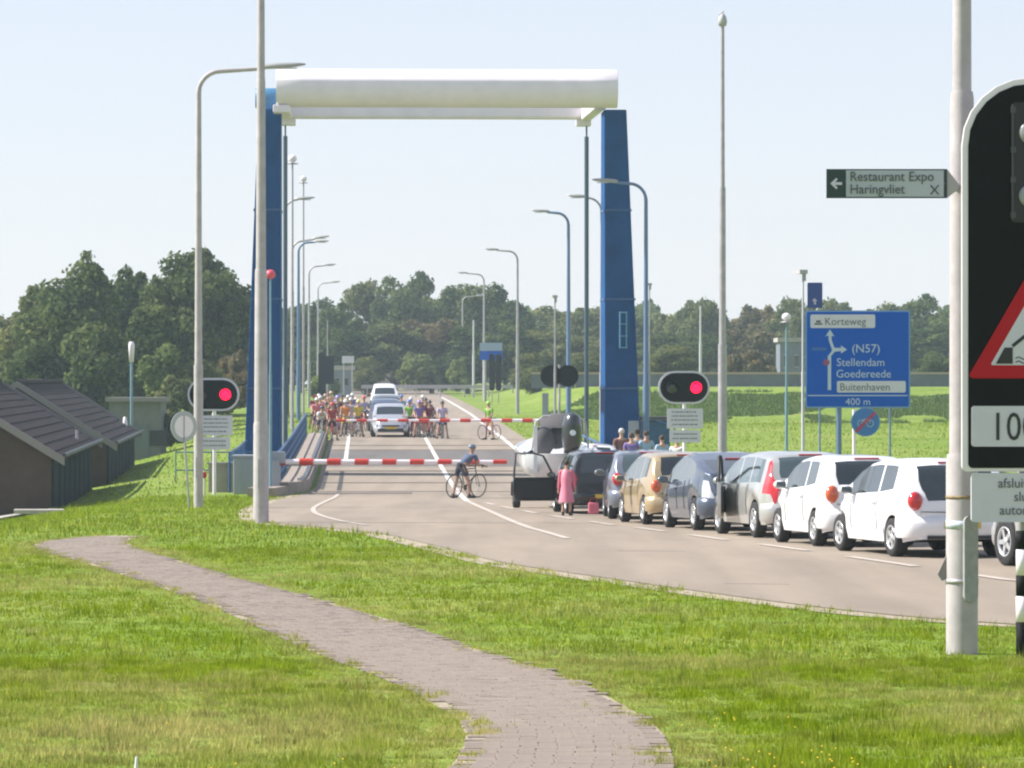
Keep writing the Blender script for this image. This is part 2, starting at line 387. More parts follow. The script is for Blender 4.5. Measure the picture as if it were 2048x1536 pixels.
# raised walkway on the left of the bridge (kerb face shaded)
kb = thing('kerbed_walkway', (xc(140) - 4.9, 140, 0), 0, 'raised brown concrete kerb beside the left railing of the bridge', 'kerb')
def kerb_mesh(o0, o1, top, d0, d1, step):
    mb = MB(); ds = list(np.arange(d0, d1, step)) + [d1]; vs = []; fs = []
    for d in ds:
        bend = 0.9 * sst((124 - d) / 9.0)
        for (o_, z_) in ((o0, 0), (o0, top), (o1, top), (o1 + .03, 0)):
            vs.append((xc(d) + o_ - bend - (xc(140) - 4.9), d - 140, P(d) + z_))
    for j in range(len(ds) - 1):
        for k in range(3): fs.append((j * 4 + k, (j + 1) * 4 + k, (j + 1) * 4 + k + 1, j * 4 + k + 1))
    fs.append((0, 1, 2, 3)); n = len(ds) - 1; fs.append((n * 4 + 3, n * 4 + 2, n * 4 + 1, n * 4))
    mb.add(vs, fs); return mb
for i, a in enumerate(np.arange(116, 182, 3.0)):
    kerb_mesh(-5.35, -4.55, 0.34 if i > 0 else 0.26, a, min(a + 2.96, 182), 1.48).build('kerb_stone', M_kerb, kb)
kerb_mesh(-4.75, -4.66, 0.42, 122, 182, 3).build('edge_rail', mat('galv', (0.42, 0.42, 0.42), .45, .6), kb)

# ------------------------------------------------------------------ brick path in the foreground
def cpath(t):   # centre line (x, d) by distance
    return None
_pc_d = np.array([11, 18.6, 22, 24.1, 26.6, 31, 34.5, 39.5, 45.3, 52.3, 61.6, 66, 68.5])
_pc_x = np.array([.05, .195, .32, .31, .12, -.30, -.87, -1.68, -2.85, -4.5, -6.6, -7.1, -6.8])
_pw = np.array([.60, .56, .56, .58, .62, .74, .76, .78, .70, .66, .80, .72, .35])
def pcx(d): return float(np.mean(np.interp(d + np.linspace(-1.5, 1.5, 5), _pc_d, _pc_x)))
def pcw(d): return float(np.mean(np.interp(d + np.linspace(-1.5, 1.5, 5), _pc_d, _pw)))
path = strip('path', lambda d: pcx(d) - pcw(d) * 1.0, lambda d: pcx(d) + pcw(d) * 1.0, 10.5, 69.5, M_sand, 0.006, 4, kind='structure')
path['label'] = 'winding brown brick path through the foreground grass'
prng = random.Random(3)
BL, BW, BH = 0.205, 0.10, 0.05
def brick_shape(L, W_, H, e):
    mb = MB(); c = .003
    vs = []
    for z, k in ((-H / 2, 0), (H / 2 - c, 0), (H / 2, c)):
        for x, y in ((-1, -1), (1, -1), (1, 1), (-1, 1)): vs.append((x * (L / 2 - k), y * (W_ / 2 - k), z))
    fs = [(8, 9, 10, 11)]
    for l in (0, 4):
        for k in range(4): fs.append((l + k, l + (k + 1) % 4, l + 4 + (k + 1) % 4, l + 4 + k))
    return vs, fs
bv, bf = brick_shape(BL - .008, BW - .007, BH, 0)
bmeshes = []
for i in range(4):
    mm = bpy.data.meshes.new('brick'); mm.from_pydata(bv, [], bf); mm.materials.append(M_brick[i]); bmeshes.append(mm)
cnt = 0; rest = {i: MB() for i in range(4)}
d = 15.5; row = 0; bricks = []
while d < 68.5:
    w_ = pcw(d); c = pcx(d); slope = (pcx(d + .5) - pcx(d - .5)); ang = -math.atan(slope) * 0.6
    off = (row % 2) * BL / 2 + prng.uniform(-.01, .01)
    x = -w_ + off - BL
    while x < w_:
        edge = w_ - abs(x) - BL * .42 - prng.uniform(.0, .05) - .10 * (mnoise.noise(Vector((d * .9, 3.0 if x < 0 else 9.0, 0))) + mnoise.noise(Vector((d * 2.7, 5.0 if x < 0 else 1.0, 0))) * .6)
        if edge > -0.02:
            z = P(d) - 0.008 + 0.005 * mnoise.noise(Vector((x * 1.3 + c, d * .8, 0))) + prng.uniform(-.0025, .0025)
            # sunken courses read as dark lines
            bricks.append((c + x * math.cos(ang), d + x * math.sin(ang) * 1.0, z, ang + prng.gauss(0, .012), prng.uniform(-.02, .02), prng.uniform(-.015, .015), prng.choice((0, 0, 1, 1, 2, 3))))
        x += BL
    d += BW; row += 1
vis = [b for b in bricks if b[1] > 18.0 and abs(b[0]) < b[1] * .128 + .1]
first = set(id(b) for b in vis[:290])
for b in bricks:
    M_ = Matrix.Translation((b[0], b[1], b[2])) @ Matrix.Rotation(b[3], 4, 'Z') @ Matrix.Rotation(b[4], 4, 'X') @ Matrix.Rotation(b[5], 4, 'Y')
    if id(b) in first:
        o = bpy.data.objects.new('brick', bmeshes[b[6]]); COL.objects.link(o); o.parent = path; o.matrix_local = M_
    else:
        rest[b[6]].add([M_ @ Vector(v_) for v_ in bv], bf)
big = MB(); mi = []
for i in range(4):
    big.add(rest[i].v, rest[i].f); mi += [i] * len(rest[i].f)
me = bpy.data.meshes.new('paving_bricks'); me.from_pydata(big.v, [], big.f)
for m_ in M_brick: me.materials.append(m_)
me.polygons.foreach_set('material_index', mi)
o = bpy.data.objects.new('paving_bricks', me); COL.objects.link(o); o.parent = path; o['kind'] = 'stuff'

# ------------------------------------------------------------------ grass blades
def in_path(x, d):
    c = np.interp(d, _pc_d, _pc_x); w_ = np.interp(d, _pc_d, _pw)
    return (np.abs(x - c) < w_ + 0.0) & (d < 69.3)
XLs = np.array([XL(q) for q in np.arange(0, 440, .5)]); XRs = np.array([XR(q) for q in np.arange(0, 440, .5)])
def in_road(x, d, mg=0.0):
    l = np.interp(d, np.arange(0, 440, .5), XLs); r = np.interp(d, np.arange(0, 440, .5), XRs)
    return (x > l - mg) & (x < r + mg) & (d > 22)
HOUSE_CLEAR = lambda x, d: (x < np.interp(d, [105, 112, 140, 144, 177, 190], [-12.7, -12.9, -14.8, -14.6, -16.7, -17]) + 0.05) & (d > 111) & (d < 178)
def vnoise(x, y, f, seed):
    g0 = np.random.default_rng(seed).random((256, 256)); X_ = (x * f) % 255; Y_ = (y * f) % 255
    i, j = X_.astype(int), Y_.astype(int); u, v_ = X_ - i, Y_ - j; u = u * u * (3 - 2 * u); v_ = v_ * v_ * (3 - 2 * v_)
    i2, j2 = (i + 1) % 256, (j + 1) % 256
    return (g0[i, j] * (1 - u) + g0[i2, j] * u) * (1 - v_) + (g0[i, j2] * (1 - u) + g0[i2, j2] * u) * v_
def make_blades(n, d0, d1, hm, wm, half, pw=1.0, edge_only=False):
    u = rng.random(n); d = np.sqrt(d0 ** 2 + u * (d1 ** 2 - d0 ** 2)) if pw else d0 + u * (d1 - d0)
    x = (rng.random(n) * 2 - 1) * (half * d + 0.8)
    edge_path = np.abs(np.abs(x - np.interp(d, _pc_d, _pc_x)) - np.interp(d, _pc_d, _pw)) < (0.22 + .3 * rng.random(n))
    jitter = rng.normal(0, .05, n)
    sg_ = np.sign(x - np.interp(d, _pc_d, _pc_x)); wob = (vnoise(d, sg_ * 7 + 20, 1.6, 21) - .4) * .22 + (vnoise(d, sg_ * 7 + 20, 5.5, 22) - .5) * .14
    keep = ~in_road(x - .06, d) if edge_only else ~in_road(x, d)
    if edge_only: keep &= np.abs(np.abs(x - np.interp(d, _pc_d, _pc_x)) - np.interp(d, _pc_d, _pw)) < .34
    keep &= ~(in_path(x + jitter * .8 + sg_ * (.13 + wob), d)) & ~HOUSE_CLEAR(x, d)
    mgn = .46 * np.clip(vnoise(x + 60, d, 1.1, 41) * 1.5 + vnoise(x + 60, d, 4.1, 42) * .6 - .72, -.12, 1) * (.6 + .6 * rng.random(n))
    keep &= ~(in_road(x + np.maximum(mgn, -.05), d))
    keep &= ~((d > 116.5) & (x > -9.8) & (x < -4)) 
    x, d = x[keep], d[keep]; edge_path = edge_path[keep] & (d < 69); n = len(x)
    z = ground_z(x, d)
    # clumpy height
    cl_ = vnoise(x + 60, d, .9, 3) * .6 + vnoise(x + 60, d, 2.1, 4) * .4
    cl2_ = vnoise(x + 60, d, 5.3, 5)
    cs_ = .30 if d0 < 50 else .8            # tussocks: irregular cells that share height, lean and tone
    gx, gy = x / cs_ + vnoise(x + 60, d, 1.9, 31) * 1.6, d / cs_ + vnoise(x + 60, d, 1.9, 32) * 1.6
    cid = (np.floor(gx).astype(np.int64) * 7919 + np.floor(gy).astype(np.int64) * 104729) % 9973
    tab = np.random.default_rng(77).random((9973, 4)); ct = tab[cid]
    rc_ = np.clip(1.15 - 1.6 * np.hypot(gx - np.floor(gx) - .5, gy - np.floor(gy) - .5), .25, 1.1)
    tuft = (.55 + .95 * ct[:, 0] ** 2) * rc_
    h = tuft * hm * (.30 + 1.1 * cl_ ** 1.3 + .55 * cl2_ ** 2) * (0.55 + 0.9 * rng.random(n)); h[edge_path] *= .55
    wd = wm * (.6 + .8 * rng.random(n))
    az = rng.random(n) * 2 * np.pi; lean = rng.random(n) ** 1.3 * 0.75; la = rng.random(n) * 2 * np.pi
    bx_, by_ = np.cos(az) * wd / 2, np.sin(az) * wd / 2 * .5
    la = np.where(rng.random(n) < .5, ct[:, 1] * 2 * np.pi + rng.normal(0, .5, n), la)
    tx, ty = np.cos(la) * lean * h, np.sin(la) * lean * h
    V = np.empty((n, 3, 3), np.float32)
    V[:, 0] = np.stack([x - bx_, d - by_, z - .01], -1); V[:, 1] = np.stack([x + bx_, d + by_, z - .01], -1)
    V[:, 2] = np.stack([x + tx, d + ty, z + h], -1)
    # dry: patches bottom left and along the path
    px = x / d * F + 1024; py = HY + (ZC - z) / d * F
    dry = np.exp(-(((x + 2.2) / 1.3) ** 2 + ((d - 22.5) / 3.6) ** 2)) * .95 * (0.5 + .8 * cl_)
    dry += np.exp(-(((x + 1.2) / .8) ** 2 + ((d - 24.5) / 3.) ** 2)) * .35
    dry = np.where(edge_path, np.maximum(dry, .35 + .35 * rng.random(n)), dry)
    patch = vnoise(x + 60, d, .33, 11) * .5 + vnoise(x + 60, d, .8, 12) * .3 + vnoise(x + 60, d, 3.1, 13) * .2
    dry = np.maximum(dry, np.clip((patch - .53) * 3.0, 0, .55) * (d < 60))
    dry = np.clip(dry + rng.normal(0, .12, n) * (dry > .08), 0, 1)
    dry = np.clip(dry + np.clip(ct[:, 3] - .80, 0, 1) * 2.0 * (d < 80), 0, 1)
    tone = (.80 + .42 * ct[:, 2]) * (1 + rng.normal(0, .06, n))
    return V, dry, tone
parts_ = [make_blades(460000, 16.8, 34, .060, .0085, .134), make_blades(300000, 34, 62, .065, .014, .134),
          make_blades(150000, 62, 118, .10, .028, .134), make_blades(60000, 118, 235, .11, .06, .134), make_blades(20000, 16.8, 50, .13, .007, .134), make_blades(700000, 16.8, 69, .075, .010, .125, edge_only=True)]
V = np.concatenate([p[0] for p in parts_]); dry = np.concatenate([p[1] for p in parts_]); tone = np.concatenate([p[2] for p in parts_]); n = len(V)
me = bpy.data.meshes.new('grass'); me.vertices.add(n * 3); me.vertices.foreach_set('co', V.reshape(-1))
me.loops.add(n * 3); me.loops.foreach_set('vertex_index', np.arange(n * 3, dtype=np.int32))
me.polygons.add(n); me.polygons.foreach_set('loop_start', np.arange(0, n * 3, 3, dtype=np.int32)); 
at = me.attributes.new('dry', 'FLOAT', 'POINT'); at.data.foreach_set('value', np.repeat(dry, 3).astype(np.float32))
at = me.attributes.new('tone', 'FLOAT', 'POINT'); at.data.foreach_set('value', np.repeat(tone, 3).astype(np.float32))
me.update(calc_edges=True); me.materials.append(M_blade)
gr = bpy.data.objects.new('grass', me); COL.objects.link(gr); tag(gr, 'uneven green grass with dry yellow patches around the brick path', 'grass', kind='stuff')
# belt of longer dark grass along the foot of the dyke
n = 60000; dd_ = rng.uniform(226, 254, n); xx_ = rng.uniform(2.0, 42, n); _k2 = vnoise(xx_ + 30, dd_, .16, 9) * .6 + vnoise(xx_ + 30, dd_, .5, 10) * .4 > .25 + np.abs(dd_ - 240) / 14 * .35 + np.exp(-(xx_ - 2) / 2) * .3
dd_, xx_ = dd_[_k2], xx_[_k2]; n = len(dd_); zz2 = ground_z(xx_, dd_); hh_ = rng.uniform(.06, .24, n) * (.5 + vnoise(xx_, dd_, .4, 8))
az = rng.random(n) * 6.28; Vb = np.empty((n, 3, 3), np.float32)
Vb[:, 0] = np.stack([xx_ - .05, dd_, zz2], -1); Vb[:, 1] = np.stack([xx_ + .05, dd_, zz2], -1); Vb[:, 2] = np.stack([xx_ + np.cos(az) * hh_ * .5, dd_ + np.sin(az) * hh_ * .5, zz2 + hh_], -1)
me = bpy.data.meshes.new('long_grass'); me.vertices.add(n * 3); me.vertices.foreach_set('co', Vb.reshape(-1)); me.loops.add(n * 3); me.loops.foreach_set('vertex_index', np.arange(n * 3, dtype=np.int32)); me.polygons.add(n); me.polygons.foreach_set('loop_start', np.arange(0, n * 3, 3, dtype=np.int32)); me.update(calc_edges=True)
me.materials.append(mat('long_grass', (.15, .22, .05), .8, var=.25, scale=.6)); o = bpy.data.objects.new('long_grass', me); COL.objects.link(o); tag(o, 'belt of longer darker grass on the slope of the far dyke', 'grass', kind='stuff')
# a few yellow flowers
M_yel = mat('petal_yellow', (0.8, 0.55, 0.02), .6)
mb = MB()
for k in range(60):
    d_ = prng.choice((18.5, 19.2, 20.1, 23.5)) + prng.uniform(-.6, .6); x_ = prng.uniform(.95, 1.7) if k % 3 else prng.uniform(-2, 2.6)
    if abs(x_ - pcx(d_)) < pcw(d_) + .03: continue
    z_ = float(ground_z(x_, d_)) + prng.uniform(.05, .10); mb.ell((x_, d_, z_), (.006, .006, .005), 6, 4)
o = mb.build('wildflowers', M_yel); tag(o, 'tiny yellow wildflowers scattered in the grass', 'flowers', kind='stuff')
p_ = pt(271, 1490, 1); zz_ = 19.6
st = thing('marker_stick', (lat(271, zz_), zz_, P(zz_)), 0, 'short white stick poking out of the dry grass at the bottom left', 'stick')
mb = MB(); mb.tube([(0, 0, -.02), (0.004, 0, .04), (.006, 0, .085)], [.010, .009, .006], 8); mb.build('shaft', mat('white_plastic', (.8, .8, .82), .4), st)
# concrete slab in the grass at the left and paved strip by the houses
o = MB().box((0, 0, 0), (1.3, .9, .10), rot=R(6)).build('concrete_slab', M_conc, loc=(lat(78, 105), 105, float(ground_z(lat(78, 105), 105)) + .10)); tag(o, 'pale concrete slab lying in the grass below the houses', 'slab')
mb = MB(); ds = np.linspace(92, 111.5, 14); vs = []; fs = []
for d_ in ds:
    for k in range(5):
        x_ = np.interp(d_, [92, 111.5], [-17.5, -14.6]) + k * .55 + 0.0; x_ = min(x_, 99)
        vs.append((x_ + np.interp(d_, [92, 111.5], [0, -.2]), d_, float(ground_z(x_, d_)) + .06))
for j in range(len(ds) - 1):
    for k in range(4): fs.append((j * 5 + k, j * 5 + k + 1, j * 5 + k + 6, j * 5 + k + 5))
mb.add(vs, fs); o = mb.build('pavement', M_conc); tag(o, 'grey pavement strip below the gable of the near house', kind='structure')
# ------------------------------------------------------------------ paints
M_blue = mat('bridge_blue', (0.012, 0.075, 0.215), 0.6, var=0.16, scale=1.2, spec=.06, bump=.05)
M_blue2 = mat('rail_blue', (0.03, 0.10, 0.25), 0.45, var=0.12, scale=3)
M_teal = mat('pole_teal', (0.18, 0.31, 0.37), 0.45, var=.1)
M_white = mat('white_paint', (0.84, 0.775, 0.82), 0.4, var=0.05, scale=1.5, coat=.1)
M_galv = mat('galvanised_steel', (0.40, 0.38, 0.395), 0.5, 0.35, var=0.16, scale=5)
M_pole = mat('weathered_pole_paint', (0.43, 0.395, 0.40), 0.55, 0.0, var=0.14, scale=4, bump=.08)
M_dgrey = mat('dark_steel', (0.06, 0.07, 0.08), .5)
M_black = mat('matt_black', (0.006, 0.007, 0.007), .7, spec=.15)
M_plate = mat('sign_white', (0.64, 0.62, 0.70), .45, var=.04)
M_red = mat('sign_red', (0.46, 0.006, 0.014), .5, spec=.2)
M_redw = mat('barrier_red', (0.55, 0.035, 0.02), .45, var=.1)
M_ink = mat('sign_ink', (0.02, 0.02, 0.022), .5)
M_signblue = mat('sign_blue', (0.0, 0.095, 0.52), .8, spec=.03)
M_rlamp = mat('red_lamp', (0.8, 0.0, 0.02), .3, emit=(1.0, 0.0, 0.03), estr=2.6)
M_lens_off = mat('unlit_lens', (0.03, 0.035, 0.035), .15, spec=.8)
M_glass = mat('lamp_glass', (0.55, 0.58, 0.60), .15, spec=.8)
M_grn = mat('sign_dark_green', (0.02, 0.045, 0.045), .5)

# ------------------------------------------------------------------ drawbridge
BD = 140.0; bx0 = xc(BD) - 0.09; hd = math.atan(0.037)
br = thing('drawbridge', (bx0, BD, ZC), hd, 'blue and white balance drawbridge spanning the road on two tapered towers', 'drawbridge')
gz = P(BD) - ZC    # ground in local z
for s in (-1, 1):
    mb = MB(); top = -.0 + 9.42
    y0, y1, yt0, yt1 = -1.5, 1.5, -0.9, 0.9
    xi, xo_t, xo_b = 5.62 * s, 6.40 * s, 6.92 * s
    a = [(xi, y0, gz - .6), (xo_b, y0, gz - .6), (xo_b, y1, gz - .6), (xi, y1, gz - .6), (xi, yt0, top), (xo_t, yt0, top), (xo_t, yt1, top), (xi, yt1, top)]
    mb.add(a, [(0, 1, 2, 3), (4, 5, 6, 7), (0, 1, 5, 4), (1, 2, 6, 5), (2, 3, 7, 6), (3, 0, 4, 7)])
    t = mb.build('tower', M_blue, br, bevel=.03)
    mb = MB(); mb.box((5.95 * s, 0, gz - .05), (2.0, 3.8, .7)); mb.build('foundation', M_conc, br)
    mb = MB()
    for z in (gz + 3.0, gz + 6.1, gz + 9.2): 
        k = (z - gz) / (top - gz); mb.box(((xi + xo_b + (xo_t - xo_b) * k) / 2, 0, z), (abs(xo_b + (xo_t - xo_b) * k - xi) + .05, 2 * (1.5 - .6 * k) + .05, .07))
    mb.build('plate_seam', M_blue2, t)['kind'] = 'stuff'
    if s > 0: continue
    mb = MB(); mb.lathe([(0, -.55), (.33, -.55), (.36, -.5), (.36, .5), (.33, .55), (0, .55)], (5.98 * s, 0, top + .42), 'x', 18); mb.box((5.98 * s, 0, top + .1), (.7, .9, .5))
    mb.build('bearing', mat('bearing_blue', (0.06, 0.20, 0.36), .45), br)
# counterweight beam: rounded box section at the near end, narrower cross beam at the far end
def beam(name, y, zc_, hy, hz, r, x0, x1, m=M_white):
    out = rrect(-hy, hy, -hz, hz, r, 8) if hy < .5 else [(-hy, .20), (-hy + .03, .27), (-.30, hz - .03), (-.20, hz), (.20, hz), (.30, hz - .03), (hy - .03, .27), (hy, .20), (hy, -.15), (hy - .06, -.33), (hy - .2, -.50), (hy - .4, -hz), (.4 - hy, -hz), (.2 - hy, -.50), (.06 - hy, -.33), (-hy, -.15)]
    n = len(out); vs = []
    st_ = [x0, x0 + .02] + list(np.linspace(x0 + .9, x1 - .9, 5)) + [x1 - .02, x1]
    for i, x in enumerate(st_):
        k = .985 if i in (0, len(st_) - 1) else 1
        for p, q in out: vs.append((x, y + p * k, zc_ + q * k))
    fs = [(i * n + k, (i + 1) * n + k, (i + 1) * n + (k + 1) % n, i * n + (k + 1) % n) for i in range(len(st_) - 1) for k in range(n)]
    mb = MB(); mb.add(vs, fs, True); b = len(vs) - n
    mb.add(vs[:n], [tuple(range(n))]); mb.add(vs[b:], [tuple(reversed(range(n)))])
    return mb.build(name, m, br)
beam('counterweight_beam', -8.0, 9.62, .62, .62, .52, -5.62, 5.62)
beam('cross_beam', 11.6, 10.15, .30, .26, .12, -5.80, 5.80)
for s in (-1, 1):
    vs = [(5.2 * s, -7.9, 9.25), (5.6 * s, -7.9, 9.25), (5.6 * s, -7.9, 9.95), (5.2 * s, -7.9, 9.95),
          (5.5 * s, 12.2, 9.88), (5.9 * s, 12.2, 9.88), (5.9 * s, 12.2, 10.35), (5.5 * s, 12.2, 10.35)]
    mb = MB(); mb.add(vs, [(0, 1, 2, 3), (4, 5, 6, 7), (0, 1, 5, 4), (1, 2, 6, 5), (2, 3, 7, 6), (3, 0, 4, 7)]); mb.build('side_arm', M_white, br, bevel=.03)
    mb = MB(); g2 = P(152) - ZC
    mb.tube([(5.72 * s, 11.9, 9.95), (5.72 * s, 11.9, 9.2)], .035, 8); mb.tube([(5.72 * s, 11.9, 9.25), (5.72 * s, 11.9, g2 + .1)], .085, 10)
    mb.build('lift_rod', mat('rod_grey', (0.07, 0.11, 0.15), .4, .2), br)
for x_, y_, z_ in ((-5.45, -8.0, 8.92), (5.6, 11.9, 9.78), (-5.6, 11.9, 9.78)): MB().box((x_, y_, z_), (.55, .8, .25)).build('end_bracket', M_white, br, bevel=.03)

# ------------------------------------------------------------------ railings of the bridge
def railing(off, d0, d1, label, h=1.15, m=M_blue2, step=2.2, skew=0.0):
    ds = np.arange(d0, d1 + .1, step); x0 = xc(d0) + off
    t = thing('bridge_railing', (x0, d0, P(d0)), 0, label, 'railing', None)
    def q(d, z): return (xc(d) + off - x0 + skew * (d - d0), d - d0, P(d) - P(d0) + z)
    for d in ds:
        MB().tube([q(d, -.1), q(d, h)], .035, 6).build('rail_post', m, t)
    for z, r in ((h, .045), (h * .68, .03), (h * .40, .03), (h * .14, .03)):
        MB().tube([q(d, z) for d in ds], r, 6).build('rail', m, t)
    return t
railing(-5.5, 121, 185, 'blue steel railing beside the raised kerb on the left of the bridge')
railing(-6.9, 121, 150, 'outer blue railing past the left tower base', h=1.2)
railing(5.35, 124, 172, 'blue railing at the foot of the right tower behind the boat', h=1.1)
t = thing('service_fence', (-11.6, 138, P(138) - .1), 0, 'low blue green fence in the grass left of the left tower', 'fence')
for k in range(6): MB().tube([(k * .62, 0, -.6), (k * .62, 0, .95)], .018, 6).build('fence_post', M_blue2, t)
for z in (.92, .30): MB().tube([(0, 0, z), (3.1, 0, z)], .022, 6).build('rail', M_blue2, t)

# ------------------------------------------------------------------ barriers
def barrier(x_piv, x_end, d, z, label, nseg, r0, r1, par, h=1):
    t = thing('road_barrier', (x_piv, d, P(d)), 0, label, 'barrier', 'red and white barriers closing the road')
    L_ = x_end - x_piv; s = L_ / nseg
    for i in range(nseg):
        a, b = i * s, (i + 1) * s; ra = r0 + (r1 - r0) * i / nseg; rb = r0 + (r1 - r0) * (i + 1) / nseg
        red = i % 2 == 0
        k = 1.3 if red else 1.0
        MB().tube([(a, 0, z), (b, 0, z)], [ra * k, rb * k], 10).build('red_band' if red else 'white_band', M_redw if red else M_white, t)
    return t
t = barrier(-7.15, -0.15, 119, .97, 'long red and white barrier lowered across the near side of the bridge', 17, .085, .05, None)
mb = MB(); mb.box((0, 0, .5), (.5, .7, 1.05)); mb.box((.15, 0, 1.1), (.5, .3, .35)); mb.build('pivot_post', mat('cabinet_grey', (.30, .33, .37), .5), t, bevel=.03)
xp = xc(180) + 5.7; t = barrier(xp, xc(180) - 4.1, 180, .95, 'thin red and white barrier behind the bridge in front of the waiting cyclists', 21, .075, .045, None)
mb = MB(); mb.box((0.1, 0, .5), (.5, .7, 1.05)); mb.build('pivot_post', mat('cabinet_grey'  , (.30, .33, .37), .5), t, bevel=.03)
# machinery cabinets beside the near barrier
t = thing('control_cabinet', (lat(505, 120), 120, P(120)), 0, 'grey blue steel cabinet beside the near barrier pivot', 'cabinet')
mb = MB(); mb.box((0, 0, .55), (1.1, 1.0, 1.12)); mb.build('body', mat('cabinet_grey', (.30, .33, .37), .5), t, bevel=.04)
mb = MB(); mb.box((0, 0, 1.13), (1.2, 1.1, .06)); mb.build('lid', mat('cabinet_lid', (.33, .36, .40), .5), t)
MB().box((0.1, -.51, .6), (.8, .02, .9)).build('door', mat('cabinet_grey2', (.27, .30, .35), .5), t)
t = thing('retaining_wall', (lat(456, 121.5), 121.5, P(121) - .1), 0, 'low tan concrete wall next to the grey cabinet', 'wall')
MB().box((0.1, 0, .45), (1.35, .35, 1.0)).build('wall_body', mat('tan_conc', (.33, .31, .26), .85, var=.1), t); MB().box((.1, 0, .98), (1.45, .45, .07)).build('coping', M_conc, t)

# ------------------------------------------------------------------ street lamps
def street_lamp(d, px, top_py, arm, sgn, label, r=.09, head=.75, base_off=None, tilt=.06, paint=None, x=None, blend=0.0, head_on=True):
    x = lat(px, d) if x is None else x
    gz_ = float(ground_z(x, d)); ztop = ZC + (HY - top_py) * d / F; H = ztop - gz_
    t = thing('street_lamp', (x, d, gz_), 0, label, 'street lamp', 'street lamps along the bridge road')
    pm = paint or M_galv
    rc = .55
    pts = [(0, 0, -.3), (0, 0, .02)]; MB().tube([(0, 0, -.3), (0, 0, H * .32)], [r * 1.25, r * 1.2], 14).build('pole_base', pm, t)
    pts = [(0, 0, H * .32 - .03), (0, 0, H - rc - .25)]; rs = [r, r * .72]
    for k in range(1, 7):
        a = R(90 * k / 6); pts.append((sgn * (rc - rc * math.cos(a)), 0, H - rc - .25 + rc * math.sin(a) * 1.0)); rs.append(r * .62)
    pts.append((sgn * (arm - head), 0, H - .25 + (arm - head - rc) * tilt * 1.2)); rs.append(r * .5)
    MB().tube(pts, rs, 12).build('pole', pm, t)
    if head_on:
        z0 = H - .25 + (arm - head - rc) * tilt * 1.2
        a0 = sgn * (arm - head - .1); a1 = sgn * arm
        dz = head * tilt * 1.4
        mb = MB(); vs = []
        prof = [(0, .05, .05), (.12, .10, .07), (.45, .13, .075), (.85, .10, .05), (1, .03, .02)]
        for f_, hw, hh in prof:
            xx = a0 + (a1 - a0) * f_; zz = z0 + dz * f_ + .03
            for yy, zc_ in ((-hw, -.3 * hh), (-hw * .7, hh), (hw * .7, hh), (hw, -.3 * hh), (hw * .8, -hh * .7), (-hw * .8, -hh * .7)): vs.append((xx, yy, zz + zc_))
        fs = [(i * 6 + k, (i + 1) * 6 + k, (i + 1) * 6 + (k + 1) % 6, i * 6 + (k + 1) % 6) for i in range(4) for k in range(6)]
        fs += [(0, 1, 2, 3, 4, 5), (29, 28, 27, 26, 25, 24)]
        mb.add(vs, fs, True); h_ = mb.build('lamp_head', mat('lamp_housing', (.36, .36, .35), .45), t)
        mb = MB(); mb.box(((a0 + a1) / 2 + sgn * head * .1, 0, z0 + dz * .55 - .035), (head * .5, .15, .03)); mb.build('lens', M_glass, h_)
    mb = MB(); mb.box((0, -r * 1.18, 1.0), (r * 1.2, .03, .5)); mb.build('service_hatch', pm, t)
    return t
street_lamp(99, 397, 122, 2.65, 1, 'tall grey street lamp on the grass left of the road, nearest on that side', r=.095, head=1.05, paint=M_pole, tilt=.05)
street_lamp(132, 1292, 352, 1.78, -1, 'street lamp just right of the right blue tower', r=.085, paint=mat('lamp_blue', (.12, .20, .34), .45))
street_lamp(157, 1203, 383, 1.36, -1, 'street lamp whose mast stands behind the right blue tower', r=.07)
street_lamp(183, 1137, 415, 1.72, -1, 'street lamp with a blue mast left of the right lifting rod', r=.10, paint=mat('lamp_blue', (.12, .20, .34), .45))
street_lamp(241, 1035, 494, 2.0, -1, 'street lamp on the green bank between the blue road sign and the right lifting rod', r=.09)
street_lamp(311, 968, 542, 2.1, -1, 'street lamp rising behind the small blue sign at the far bend', r=.09)
street_lamp(172, 569, 388, 1.3, 1, 'street lamp behind the left tower with its arm crossing two slim masts', r=.07)
street_lamp(203, 584, 472, 1.9, 1, 'upper of two overlapping street lamps past the left tower', r=.08, tilt=.12)
street_lamp(224, 597, 476, 1.7, 1, 'street lamp with blue mast just behind the overlapping pair left of the road', r=.10, paint=mat('lamp_blue', (.12, .20, .34), .45), tilt=.03)
street_lamp(267, 618, 525, 1.8, 1, 'street lamp on the left verge above the crowd of cyclists', r=.085)
street_lamp(319, 636, 560, 1.8, 1, 'small distant street lamp nearest the left lane of queueing cars', r=.08)
street_lamp(395, 925, 588, 2.2, 1, 'far street lamp in front of the tall central trees, right of the road', r=.085)
street_lamp(500, 786, 605, 2.4, 1, 'farthest street lamp before the middle of the wood', r=.10)

